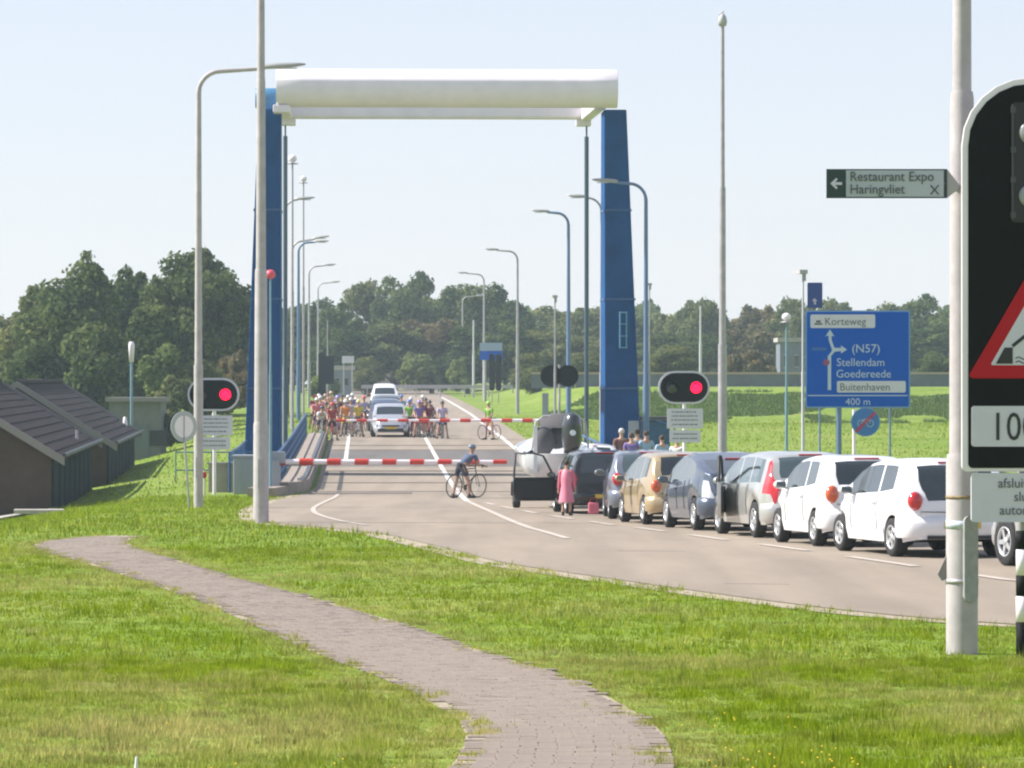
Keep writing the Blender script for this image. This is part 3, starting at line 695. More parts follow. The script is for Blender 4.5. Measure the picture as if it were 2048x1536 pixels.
# big masts
def mast(name, x, d, H, secs, label, cat='mast', m=M_pole, par_group=None):
    gz_ = float(ground_z(x, d)); t = thing(name, (x, d, gz_), 0, label, cat)
    for i, (z0, z1, ra, rb) in enumerate(secs):
        MB().tube([(0, 0, z0), (0, 0, z1 - .06), (0, 0, z1)], [ra, rb, rb * .92], 24).build('pole_section', m, t)
    return t
t = mast('lamp_mast', lat(522, 81), 81, 12.5, [(-.3, 2.05, .160, .152), (2.0, 5.15, .138, .122), (5.1, 9.0, .102, .088), (8.95, 13, .080, .065)], 'tall thick lamp mast in the near verge overlapping the left bridge tower', 'lamp mast')
mb = MB(); mb.tube([(-.0, 0, 12.9), (-.9, 0, 13.15)], .05, 8); mb.box((-1.3, 0, 13.2), (.9, .25, .12)); mb.tube([(0, 0, 12.9), (.9, 0, 13.15)], .05, 8); mb.box((1.3, 0, 13.2), (.9, .25, .12)); mb.build('lamp_head', mat('lamp_housing', (.36, .36, .35), .45), t)
MB().box((.0, -.165, 1.0), (.10, .02, .6)).build('service_hatch', M_galv, t)

DN = 35.0; xr = lat(1924, DN)
t = mast('lamp_mast', xr, DN, 12, [(-.35, 1.75, .140, .140), (1.72, 4.92, .112, .104), (4.88, 9.0, .083, .075), (8.9, 12.4, .06, .05)], 'thick grey lamp mast carrying the restaurant direction sign at the right', 'lamp mast')
mb = MB(); mb.tube([(0, 0, 12.3), (-1.0, 0, 12.5)], .04, 8); mb.box((-1.3, 0, 12.55), (.9, .25, .12)); mb.build('lamp_head', mat('lamp_housing', (.36, .36, .35), .45), t)
# cable hatch, clamps and tape on the mast
mb = MB(); out = rrect(-.06, .075, .46, 1.22, .06); mb.prism(out, -.158, -.09); mb.build('service_hatch', mat('hatch_grey', (.30, .305, .30), .55, var=.15, scale=12), t, rot=(0, 0, R(22)))
MB().lathe([(.143, .62), (.146, .62), (.146, .66), (.143, .66)], (0, 0, 0), 'z', 24).build('clamp_band', M_galv, t)
MB().lathe([(.142, 1.10), (.1435, 1.10), (.1435, 1.17), (.142, 1.17)], (0, 0, 0), 'z', 24).build('sticker_band', mat('pale_sticker', (.55, .60, .68), .4, var=.2, scale=20), t)
MB().lathe([(.142, 1.36), (.1435, 1.36), (.1435, 1.39), (.142, 1.39)], (0, 0, 0), 'z', 24).build('clamp_band', mat('rusty', (.30, .22, .12), .7, var=.3, scale=20), t)
MB().prism([(-.215, .70), (-.14, .86), (-.14, .66), (-.175, .64)], -.02, .02).build('loose_flap', mat('flap_grey', (.25, .23, .22), .7), t)

# direction sign on the mast
ds_ = thing('direction_sign', (xr, DN, 0), 0, 'grey finger sign with a white arrow pointing left to the restaurant', 'direction sign')
zs = pt(0, 369, DN).z
x0, x1 = (1650 - 1924) / F * DN, (1890 - 1924) / F * DN; h2 = 29 / F * DN
MB().prism([(x0, zs - h2), (x1, zs - h2), (x1, zs + h2), (x0, zs + h2)], -.17, -.14).build('frame', M_grn, ds_)
MB().prism([(x0 + .17, zs - h2 + .012), (x1 - .03, zs - h2 + .012), (x1 - .03, zs + h2 - .012), (x0 + .17, zs + h2 - .012)], -.176, -.169).build('panel', mat('sign_grey', (.44, .48, .52), .5), ds_)
ax = x0 + .085
MB().prism([(ax - .052, zs), (ax + .0, zs + .05), (ax + .012, zs + .035), (ax - .012, zs + .012), (ax + .05, zs + .012), (ax + .05, zs - .012), (ax - .012, zs - .012), (ax + .012, zs - .035), (ax, zs - .05)], -.176, -.169).build('arrow', M_plate, ds_)
M_signink = mat('faded_ink', (.10, .11, .12), .6)
text('Restaurant Expo', .118, M_signink, ds_, x0 + .20, -.181, zs + .022, xs=.93)
text('Haringvliet', .118, M_signink, ds_, x0 + .20, -.181, zs - .088, xs=.93)
mb = MB(); fx = x1 - .11; fz = zs - .055
for s in (-1, 1): mb.tube([(fx - .035 * s, -.18, fz - .04), (fx + .035 * s, -.18, fz + .04)], .006, 6)
mb.build('cutlery_symbol', M_signink, ds_)
mb = MB(); mb.tube([(x1 - .03, -.155, zs - .0), (-.02, -.11, zs - .02)], .018, 8); mb.box((.0, -.07, zs - .02), (.16, .08, .05)); mb.build('bracket', M_galv, ds_)
mb = MB(); mb.prism([(x1, zs + h2), (x1 + .10, zs - .0), (x1 + .10, zs - .05), (x1, zs - h2)], -.16, -.145); mb.build('gusset', mat('gusset_grey', (.38, .38, .37), .5), ds_)

# ------------------------------------------------------------------ bridge warning board, foreground right
DB = 34.5; k_ = DB / F; cx = lat(2060, DB)
wb = thing('warning_board', (cx, DB, ZC), 0, 'tall black bridge warning board with red triangle and 100 m plate', 'warning sign')
def wz(py): return (HY - py) * k_
W2 = 137 * k_
def board_outline(hw, top, bot, r, rb):
    out = []
    for k in range(13): a = R(180 * k / 12); out.append((math.cos(a) * hw, top - hw + math.sin(a) * hw * 1.0))
    for cx_, cz, a0 in ((-hw + rb, bot + rb, 180), (hw - rb, bot + rb, 270)):
        for k in range(6): a = R(a0 + 90 * k / 5); out.append((cx_ + rb * math.cos(a), cz + rb * math.sin(a)))
    return out
MB().prism(board_outline(W2, wz(155), wz(943), 0, .05), -.02, .03).build('border', M_white, wb, bevel=.008)
MB().prism(board_outline(W2 - .055, wz(155) - .055, wz(943) + .03, 0, .04), -.027, -.015).build('face', M_black, wb)
# triangle
zb_ = wz(756); hwt = 125 * k_; zt_ = zb_ + hwt * math.sqrt(3)
def tri(hw, zb, sh, r=.02):
    return [(-hw, zb), (hw, zb), (0, zb + hw * math.sqrt(3))]
def rtri(c, Rr, rad, n=5):
    out = []
    for a0 in (90, 210, 330):
        px_, pz_ = math.cos(R(a0)) * Rr, math.sin(R(a0)) * Rr
        for k in range(n + 1):
            a = R(a0 - 60 + 120 * k / n); out.append((c[0] + px_ + rad * math.cos(a), c[1] + pz_ + rad * math.sin(a)))
    return out
zc2 = zb_ + hwt / math.sqrt(3)
Rr = hwt * 2 / math.sqrt(3) - .055
MB().prism(rtri((0, zc2), Rr, .03), -.040, -.026).build('red_triangle', M_red, wb)
MB().prism(rtri((0, zc2), Rr - .19, .012), -.045, -.039).build('triangle_face', M_plate, wb)
zq = zc2 - (Rr - .19) / 2
mb = MB()
mb.prism([(-.30, zq + .0), (-.155, zq + .0), (-.155, zq + .14), (-.225, zq + .14)], -.050, -.044)
mb.prism([(.30, zq + .0), (.155, zq + .0), (.155, zq + .14), (.225, zq + .14)], -.050, -.044)
mb.prism([(-.15, zq + .14), (-.01, zq + .25), (-.02, zq + .28), (-.165, zq + .165)], -.050, -.044)
mb.prism([(.15, zq + .14), (.01, zq + .25), (.02, zq + .28), (.165, zq + .165)], -.050, -.044)
for j in (0, .035):
    mb.tube([(-.13 + q * .026, -.046, zq + .012 + j + .012 * math.sin(q * 1.6)) for q in range(11)], .005, 5)
mb.build('bridge_symbol', M_ink, wb)
# 100 m plate
MB().prism(rrect(-118 * k_, 118 * k_, wz(893), wz(812), .025), -.042, -.027).build('distance_plate', M_plate, wb)
text('100 m', .345, M_ink, wb, 0, -.046, wz(880), 'CENTER', xs=.80)
MB().prism(rrect(-118 * k_, 118 * k_, wz(1044), wz(946), .03), -.032, .02).build('notice_plate', M_plate, wb)
for i, s_ in enumerate(('afsluitbomen', 'sluiten', 'automatisch')): text(s_, .118, M_signink, wb, 0, -.036, wz(975 + i * 27), 'CENTER', xs=.93)
# two round lamps with visors and a hinge strip
for py in (266, 392):
    mb = MB(); mb.lathe([(0, -.07), (.085, -.07), (.10, -.055), (.10, -.02)], (0, 0, wz(py)), 'y', 24); mb.build('signal_lens', mat('lens_grey', (.32, .33, .34), .3), wb)
MB().prism(rrect(-.16, .16, wz(445), wz(205), .03), -.035, -.026).build('signal_housing', mat('housing_black', (.02, .02, .022), .5), wb)
mb = MB(); mb.tube([(-.155, -.04, wz(440)), (-.155, -.04, wz(210))], .010, 8)
for py in (220, 300, 360, 430): mb.box((-.15, -.045, wz(py)), (.04, .03, .05))
mb.build('hinge', mat('hinge_grey', (.07, .075, .08), .5), wb)
gb = float(ground_z(cx, DB)) - ZC
for s in (-1, 1):
    xx = s * .055
    pp = MB().tube([(xx * 1.2, .06, gb - .3), (xx * 1.2, .06, wz(170))], .038, 12).build('support_post', M_galv, wb)
for i in range(6):
    z0 = gb + .0 + i * .30
    pass
# striped marker post standing by the board
t = thing('marker_post', (lat(2044, 34.3), 34.3, P(34.3)), 0, 'black and white banded post at the right edge of the picture', 'post')
zz = -.05; cols = [('black_band', 1.0 * .36), ('white_band', .22), ('black_band', .18), ('white_band', .22), ('black_band', .16)]
for nm, hh in cols:
    MB().lathe([(0, zz), (.052, zz), (.052, zz + hh), (0, zz + hh)], (0, 0, 0), 'z', 16).build(nm, M_white if nm == 'white_band' else M_black, t); zz += hh

# ------------------------------------------------------------------ red bridge signals
def signal(d, px, py, label, tilt=0.0, flip=False, wpx=52, base=None):
    x = lat(px, d); zc_ = ZC + (HY - py) * d / F; gz_ = float(ground_z(x, d))
    t = thing('bridge_signal', (x, d, gz_), R(tilt), label, 'traffic signal', 'red signals at the bridge')
    s = d / F; z = zc_ - gz_
    def stad(hw, hh, z_): 
        out = []
        for k in range(11): a = R(-90 + 180 * k / 10); out.append((hw - hh + hh * math.cos(a), z_ + hh * math.sin(a)))
        for k in range(11): a = R(90 + 180 * k / 10); out.append((-hw + hh + hh * math.cos(a), z_ + hh * math.sin(a)))
        return out
    MB().prism(stad(wpx * s, 33 * s, z), -.02, .04).build('border', M_plate, t)
    MB().prism(stad((wpx - 4) * s, 29 * s, z), -.035, -.019).build('face', M_black, t)
    for sx, lit in ((-1, False), (1, True)):
        c = (24 * s * sx, -.036, z)
        l = MB().lathe([(0, -.05), (.11, -.045), (.15, -.02), (.165, 0)], c, 'y', 22).build('red_light' if lit else 'unlit_light', M_rlamp if lit else M_lens_off, t)
        mb = MB(); vs = []; fs = []
        for k in range(11):
            a = R(-10 + 200 * k / 10)
            for r_, y_ in ((.175, 0), (.175, -.20)): vs.append((c[0] + r_ * math.cos(a), c[1] + y_, c[2] + r_ * math.sin(a)))
        for k in range(10): fs.append((k * 2, k * 2 + 1, k * 2 + 3, k * 2 + 2))
        mb.add(vs, fs, True); mb.build('visor', M_black, l)
    zpl = z - 36 * s
    lines1 = ['BIJ ROOD', 'LICHT', 'MOTOR AF', 'brug open', 'tot het', 'sein dooft']
    for i, (a, b, hw) in enumerate(((6, 46, 36), (49, 74, 31))):
        p_ = MB().prism(rrect(-hw * s + .03, hw * s + .03, zpl - b * s, zpl - a * s, .02), -.02, .01).build('text_plate', M_plate, t)
    for i, (dy, ww) in enumerate(((13, 50), (21, 52), (29, 52), (38, 50), (57, 44), (66, 48))):
        # lettering too small to read in the photo: rows of short strokes
        mb = MB(); x_ = -ww * s / 2; lr = random.Random(i)
        while x_ < ww * s / 2:
            q = lr.uniform(.02, .05); mb.box((x_ + .03, -.022, zpl - dy * s), (q, .006, .035)); x_ += q + lr.uniform(.008, .03)
        mb.build('text_row', M_signink, t)['kind'] = 'stuff'
    MB().tube([(0.02, .07, -.3), (0.02, .07, z - .1)], .055, 12).build('post', M_white, t)
    return t
signal(119, 427, 789, 'red lit oval bridge signal behind the left lamp post', 0)
signal(116, 1368, 775, 'red lit oval bridge signal above the gold and black cars', 4)
# back of the opposing signal
d = 176; x = lat(1119, d); z = ZC + (HY - 752) * d / F - P(d)
t = thing('traffic_signal', (x, d, P(d)), 0, 'black back of the oval signal facing away, split by a slim mast', 'traffic signal')
for s in (-1, 1): MB().prism(circle(.36 * s, z, .50 - .02, 26), -.03, .05 if s > 0 else .04).build('backplate', M_black, t)
MB().tube([(0, .08, -.2), (0, .08, z + .5)], .05, 10).build('post', M_galv, t)
for dx in (-.62, ): MB().box((-.62, .1, 1.2), (.28, .1, 2.1)).build('notice_back', mat('grey_back', (.30, .33, .34), .6), t)

# round sign on the left (seen from the side/back)
d = 98; t = thing('round_sign', (lat(381, d), d, float(ground_z(lat(381, d), d))), R(38), 'round white faced traffic sign turned aside on a leaning thin post', 'traffic sign')
zt = ZC + (HY - 853) * d / F - float(ground_z(lat(381, d), d)); lx = -.2
MB().tube([(0, .03, -.2), (lx * .5, .03, zt * .5), (lx, .03, zt + .3)], .028, 8).build('post', M_galv, t)
MB().prism(circle(lx, zt, .38), -.012, .0).build('rim', mat('sign_rim_grey', (.42, .44, .44), .4), t)
MB().prism(circle(lx, zt, .27), -.018, -.011).build('face', M_white, t)
MB().tube([(lx, -.03, zt - .40), (lx, -.03, zt + .28)], .012, 6).build('back_rib', M_galv, t)
# small reflector post
d = 117; t = thing('reflector_post', (lat(409, d), d, float(ground_z(lat(409, d), d))), 0, 'short post with a red reflector beside the left lamp post', 'post')
MB().tube([(0, 0, -.1), (0, 0, .75)], .035, 8).build('post', mat('pale_yellow', (.6, .6, .35), .5), t); MB().ell((0, -.03, .62), (.07, .03, .10)).build('reflector', M_red, t)

# teal / white slim masts on the left of the bridge
def slim(px, d, top, r, label, m=M_teal, top_kind=None, cat='mast', sc=1.0):
    x = lat(px, d); gz_ = float(ground_z(x, d)); H = ZC + (HY - top) * d / F - gz_
    t = thing('slim_mast', (x, d, gz_), 0, label, cat)
    MB().tube([(0, 0, -.2), (0, 0, H * .55)], [r, r], 10).build('lower_pole', m, t)
    MB().tube([(0, 0, H * .55 - .02), (0, 0, H)], [r * .75, r * .6], 10).build('upper_pole', m, t)
    if top_kind == 'ball': MB().ell((0, 0, H + .05 * sc), (.15 * sc, .15 * sc, .13 * sc)).build('globe', M_white, t); MB().lathe([(.2 * sc, 0), (.22 * sc, .02), (.05, .06)], (0, 0, H - .14 * sc), 'z', 12).build('collar', M_galv, t)
    if top_kind == 'red': MB().ell((0, 0, H + .05), (.15, .15, .14)).build('red_globe', mat('red_globe', (.75, .08, .12), .4), t)
    if top_kind == 'camera':
        mb = MB(); mb.box((-.1 * sc, -.1, H + .06), (.34 * sc, .5 * sc, .16 * sc), rot=R(25)); mb.box((.05 * sc, 0, H - .12 * sc), (.12 * sc, .12 * sc, .3 * sc)); mb.build('camera', mat('camera_grey', (.42, .42, .42), .5), t)
    return t
slim(541, 118.0, 552, .045, 'slim pale green mast with a red globe beside the left tower', top_kind='red')
slim(585, 165, 320, .06, 'tall slim mast with a white globe, taller of two by the left tower', M_galv, 'ball', sc=1.2)
slim(607, 230, 360, .07, 'slim mast with a small white globe, shorter of two by the left tower', M_galv, 'ball', sc=1.3)
slim(1110, 168, 596, .05, 'slim mast left of the blue lamp mast behind the boat', M_galv, 'camera', sc=.7)
slim(1573, 128, 637, .05, 'blue green mast with a white globe left of the blue road sign', M_teal, 'ball')
slim(1606, 122, 548, .05, 'slim whitish mast with a small camera at the left edge of the blue sign', mat('mast_white', (.55, .55, .58), .5), 'camera', sc=.8)
slim(1299, 150, 572, .035, 'thin mast with a short side camera right of the right tower', M_galv, 'camera', sc=.55)
slim(1401, 260, 612, .09, 'plain pale pole left of the tall camera mast', mat('mast_white', (.55, .55, .58), .5))
slim(1118, 200, 735, .05, 'short pale pole between the two halves of the black signal back', mat('mast_white', (.55, .55, .58), .5))
slim(947, 330, 640, .10, 'red and white tipped pole left of the small blue sign', mat('mast_white', (.55, .55, .58), .5))
slim(655, 250, 640, .05, 'thin pole standing behind the crowd of cyclists', M_galv)
# tall camera mast
d = 110; x = lat(1445, d); gz_ = float(ground_z(x, d)); H = ZC + (HY - 52) * d / F - gz_
t = thing('camera_mast', (x, d, gz_), 0, 'very tall grey mast with a camera on top behind the row of cars', 'camera mast')
for z0, z1, ra, rb in ((-.3, H * .33, .125, .12), (H * .33 - .02, H * .66, .095, .085), (H * .66 - .02, H, .065, .05)):
    MB().tube([(0, 0, z0), (0, 0, z1)], [ra, rb], 16).build('pole_section', M_galv, t)
mb = MB(); mb.lathe([(0, -.0), (.10, .0), (.13, .12), (.10, .26), (.04, .34), (0, .36)], (0, 0, H), 'z', 14); mb.build('camera_housing', mat('camera_grey', (.42, .42, .42), .5), t)
MB().tube([(-.1, 0, H + .30), (.04, 0, H + .42)], .02, 6).build('antenna', M_galv, t)
# two-post bracket box on the right tower
t = thing('ladder_cage', (lat(1247, 138.2), 138.2, P(138) + 0), 0, 'small pale steel frame fixed to the front of the right tower', 'ladder')
def lz(py): return ZC + (HY - py) * 138.2 / F - P(138)
mb = MB()
for px in (1240, 1253): mb.tube([((px - 1247) * 138 / F, 0, lz(697)), ((px - 1247) * 138 / F, 0, lz(623))], .025, 6)
for py in (625, 648, 672, 695): mb.tube([(-.16, 0, lz(py)), (.14, 0, lz(py))], .022, 6)
mb.build('cage', mat('cage_teal', (.10, .27, .38), .5), t)

# ------------------------------------------------------------------ blue direction board
d = 121; k = d / F; cx = lat(1716, d); gz_ = float(ground_z(cx, d))
t = thing('direction_board', (cx, d, ZC), R(-3), 'large blue road sign listing places with a forked white arrow', 'road sign')
def bz(py): return (HY - py) * k
def bxx(px): return (px - 1716) * k
MB().prism(rrect(bxx(1611), bxx(1820), bz(816), bz(621), .06), -.02, .02).build('frame', mat('sign_edge', (.16, .30, .55), .5), t)
MB().prism(rrect(bxx(1614), bxx(1817), bz(813), bz(624), .05), -.03, -.019).build('face', M_signblue, t)
M_signw = mat('sign_pale', (.50, .58, .70), .5)
MB().prism([(bxx(1616), bz(792)), (bxx(1815), bz(792)), (bxx(1815), bz(790)), (bxx(1616), bz(790))], -.035, -.029).build('divider', M_signw, t)
MB().prism(rrect(bxx(1621), bxx(1750), bz(656), bz(629), .05), -.036, -.029).build('name_plate', M_plate, t)
MB().prism(rrect(bxx(1674), bxx(1811), bz(785), bz(762), .05), -.036, -.029).build('name_plate', M_plate, t)
text('Korteweg', .32, M_signink, t, bxx(1649), -.040, bz(650), xs=.97); text('Buitenhaven', .32, M_signink, t, bxx(1679), -.040, bz(781), xs=.97)
mb = MB(); mb.box((bxx(1637), -.038, bz(648)), (.24, .006, .05)); mb.box((bxx(1637), -.038, bz(643)), (.14, .006, .07)); mb.build('house_symbol', M_signink, t)
text('(N57)', .36, M_signw, t, bxx(1703), -.034, bz(705)); text('Stellendam', .34, M_signw, t, bxx(1673), -.034, bz(732), xs=.98)
text('Goedereede', .34, M_signw, t, bxx(1672), -.034, bz(755), xs=.96); text('400 m', .30, M_signw, t, bxx(1716), -.034, bz(810), 'CENTER')
w_ = .05
mb = MB(); mb.prism([(bxx(1659) - w_, bz(780)), (bxx(1659) + w_, bz(780)), (bxx(1659) + w_, bz(712)), (bxx(1659) - w_, bz(712))], -.036, -.029)
mb.prism([(bxx(1659) - w_, bz(712)), (bxx(1659) + w_, bz(712)), (bxx(1669) + w_, bz(700)), (bxx(1669) - w_, bz(700))], -.037, -.0295)
mb.prism([(bxx(1664), bz(695)), (bxx(1664), bz(704)), (bxx(1682), bz(702)), (bxx(1682), bz(707)), (bxx(1694), bz(699)), (bxx(1682), bz(691)), (bxx(1682), bz(696))], -.038, -.030)
mb.prism([(bxx(1668) + .04, bz(701)), (bxx(1668) - .05, bz(701)), (bxx(1660) - .04, bz(680)), (bxx(1660) - .04, bz(671)), (bxx(1651), bz(673)), (bxx(1660), bz(659)), (bxx(1669), bz(673)), (bxx(1660) + .05, bz(671)), (bxx(1660) + .05, bz(680))], -.039, -.031)
mb.build('arrow', M_signw, t)
mb = MB(); mb.prism(circle(bxx(1653), bz(725), .10, 14), -.036, -.029); mb.build('red_symbol', mat('muted_red', (.32, .06, .16), .5), t)
mb = MB(); mb.prism(rrect(bxx(1624), bxx(1654), bz(701), bz(695), .03), -.036, -.029); mb.build('faint_arm', mat('faint_blue', (.03, .13, .42), .5), t)
MB().prism(rrect(bxx(1615), bxx(1645), bz(616), bz(565), .04), -.03, .01).build('upper_panel', mat('sign_deep_blue', (.015, .05, .26), .5), t)
mb = MB(); mb.prism([(bxx(1629), bz(596)), (bxx(1624), bz(602)), (bxx(1628), bz(602)), (bxx(1628), bz(609)), (bxx(1632), bz(609)), (bxx(1632), bz(602)), (bxx(1635), bz(602))], -.036, -.029); mb.build('upper_arrow', mat('pinkish_white', (.5, .45, .6), .5), t)
g0 = gz_ - ZC
for px in (1678, ): MB().tube([(bxx(px), .08, g0 - .3), (bxx(px), .08, bz(640))], .085, 12).build('support_post', mat('lamp_blue'), t)
for px in (1780, 1640): MB().tube([(bxx(px), .10, g0 - .3), (bxx(px), .10, bz(640))], .03, 10).build('support_post', mat('lamp_blue'), t)
# end of cycle path sign
d = 113; k = d / F; x = lat(1731, d); gz_ = float(ground_z(x, d))
t = thing('cycle_sign', (x, d, gz_), 0, 'round blue cycle path sign crossed by a red bar under the blue board', 'traffic sign')
z = ZC + (HY - 844) * k - gz_
MB().tube([(-.32, .05, -.2), (-.32, .05, z + .35)], .05, 10).build('post', M_white, t); MB().box((-.16, .03, z), (.36, .05, .08)).build('bracket', M_galv, t)
MB().prism(circle(0, z, .41), -.01, .01).build('rim', mat('sign_edge', (.16, .30, .55), .5), t)
MB().prism(circle(0, z, .385), -.018, -.009).build('face', mat('sign_mid_blue', (.03, .17, .50), .45), t)
mb = MB()
for cx_ in (-.13, .13): mb.lathe([(.085, -.024), (.105, -.024), (.105, -.017), (.085, -.017)], (cx_, 0, z - .04), 'y', 18)
mb.tube([(-.13, -.021, z - .04), (-.05, -.021, z + .08), (.09, -.021, z + .08), (.13, -.021, z - .04)], .011, 5)
mb.tube([(-.05, -.021, z + .08), (0, -.021, z - .04), (.09, -.021, z + .08)], .011, 5); mb.build('bicycle_symbol', M_signw, t)
MB().prism([(-.30, z - .24), (-.24, z - .30), (.30, z + .24), (.24, z + .30)], -.030, -.023).build('red_bar', mat('bar_red', (.45, .04, .10), .45), t)
# little orange-white sign by it
# small blue sign and black signal backs at the far bend
d = 300; k = d / F; t = thing('blue_sign', (lat(982, d), d, float(ground_z(lat(982, d), d))), 0, 'small blue sign with a pale upper half at the far bend', 'road sign')
g_ = t.location.z - ZC
MB().box((0, 0, (HY - 711) * k - g_), (45 * k, .06, 18 * k)).build('lower_half', M_signblue, t); MB().box((0, 0, (HY - 693.5) * k - g_), (45 * k, .06, 16 * k)).build('upper_half', mat('grey_blue', (.30, .38, .52), .5), t)
for px in (970,): MB().tube([((px - 982) * k, .1, -.2), ((px - 982) * k, .1, (HY - 686) * k - g_)], .11, 8).build('support_post', M_galv, t)
d = 287; k = d / F
for i, px in enumerate((984, 997)):
    t = thing('traffic_signal', (lat(px, d), d, float(ground_z(lat(px, d), d))), 0, ('left' if i == 0 else 'right') + ' one of two tall black signal backplates under the small blue sign', 'traffic signal', 'black signal backplates by the far bend')
    g_ = t.location.z - ZC
    MB().prism(rrect(-5.4 * k, 5.4 * k, (HY - 781) * k - g_, (HY - 708) * k - g_, .12), -.04, .05).build('backplate', M_black, t)
    MB().tube([(0, .1, -.3), (0, .1, (HY - 712) * k - g_)], .04, 6).build('post', M_galv, t)
for i, (px, py0, py1, w_) in enumerate(((659, 712, 768, 9), (644, 706, 790, 7), (573, 735, 830, 5))):
    d = 240 if i < 2 else 160; k = d / F; g0 = float(ground_z(lat(px, d), d))
    t = thing('traffic_signal', (lat(px, d), d, g0), 0, ['dark upright signal backplate left of the grey cabin', 'narrow dark signal backplate among the lamp posts left of the road', 'dark narrow housing beside the left lifting rod'][i], 'traffic signal')
    MB().prism(rrect(-w_ * k, w_ * k, ZC + (HY - py1) * k - g0, ZC + (HY - py0) * k - g0, .08), -.04, .06).build('backplate', mat('panel_dark', (.02, .035, .05), .6), t)
    MB().tube([(0, .1, -.2), (0, .1, ZC + (HY - py0) * k - g0)], .05, 6).build('post', M_teal, t)
# control post hut right of the right tower
d = 136; k = d / F; x = lat(1305, d); gz_ = float(ground_z(x, d)); t = thing('bridge_machinery', (x, d, gz_), 0, 'dark blue machinery housing and rails right of the right tower', 'machinery')
z0 = ZC + (HY - 893) * k - gz_; z1 = ZC + (HY - 838) * k - gz_
MB().box((0.1, 0, (z1 - .1) / 2), (.95, 1.2, z1)).build('housing', mat('housing_blue', (.03, .10, .20), .5, var=.2), t, bevel=.05)
MB().box((.1, 0, z1 + .03), (1.1, 1.4, .1)).build('lid', mat('lid_dark', (.06, .05, .07), .5), t)
MB().tube([(-.45, -.7, 0), (-.45, -.7, z1 + .1), (.7, -.7, z1 - .2), (1.0, -.7, .0)], .035, 6).build('handrail', M_blue2, t)
MB().box((-.62, -.5, 1.0), (.42, .3, 1.9)).build('pale_cabinet', mat('cab_pale', (.38, .40, .45), .6), t)
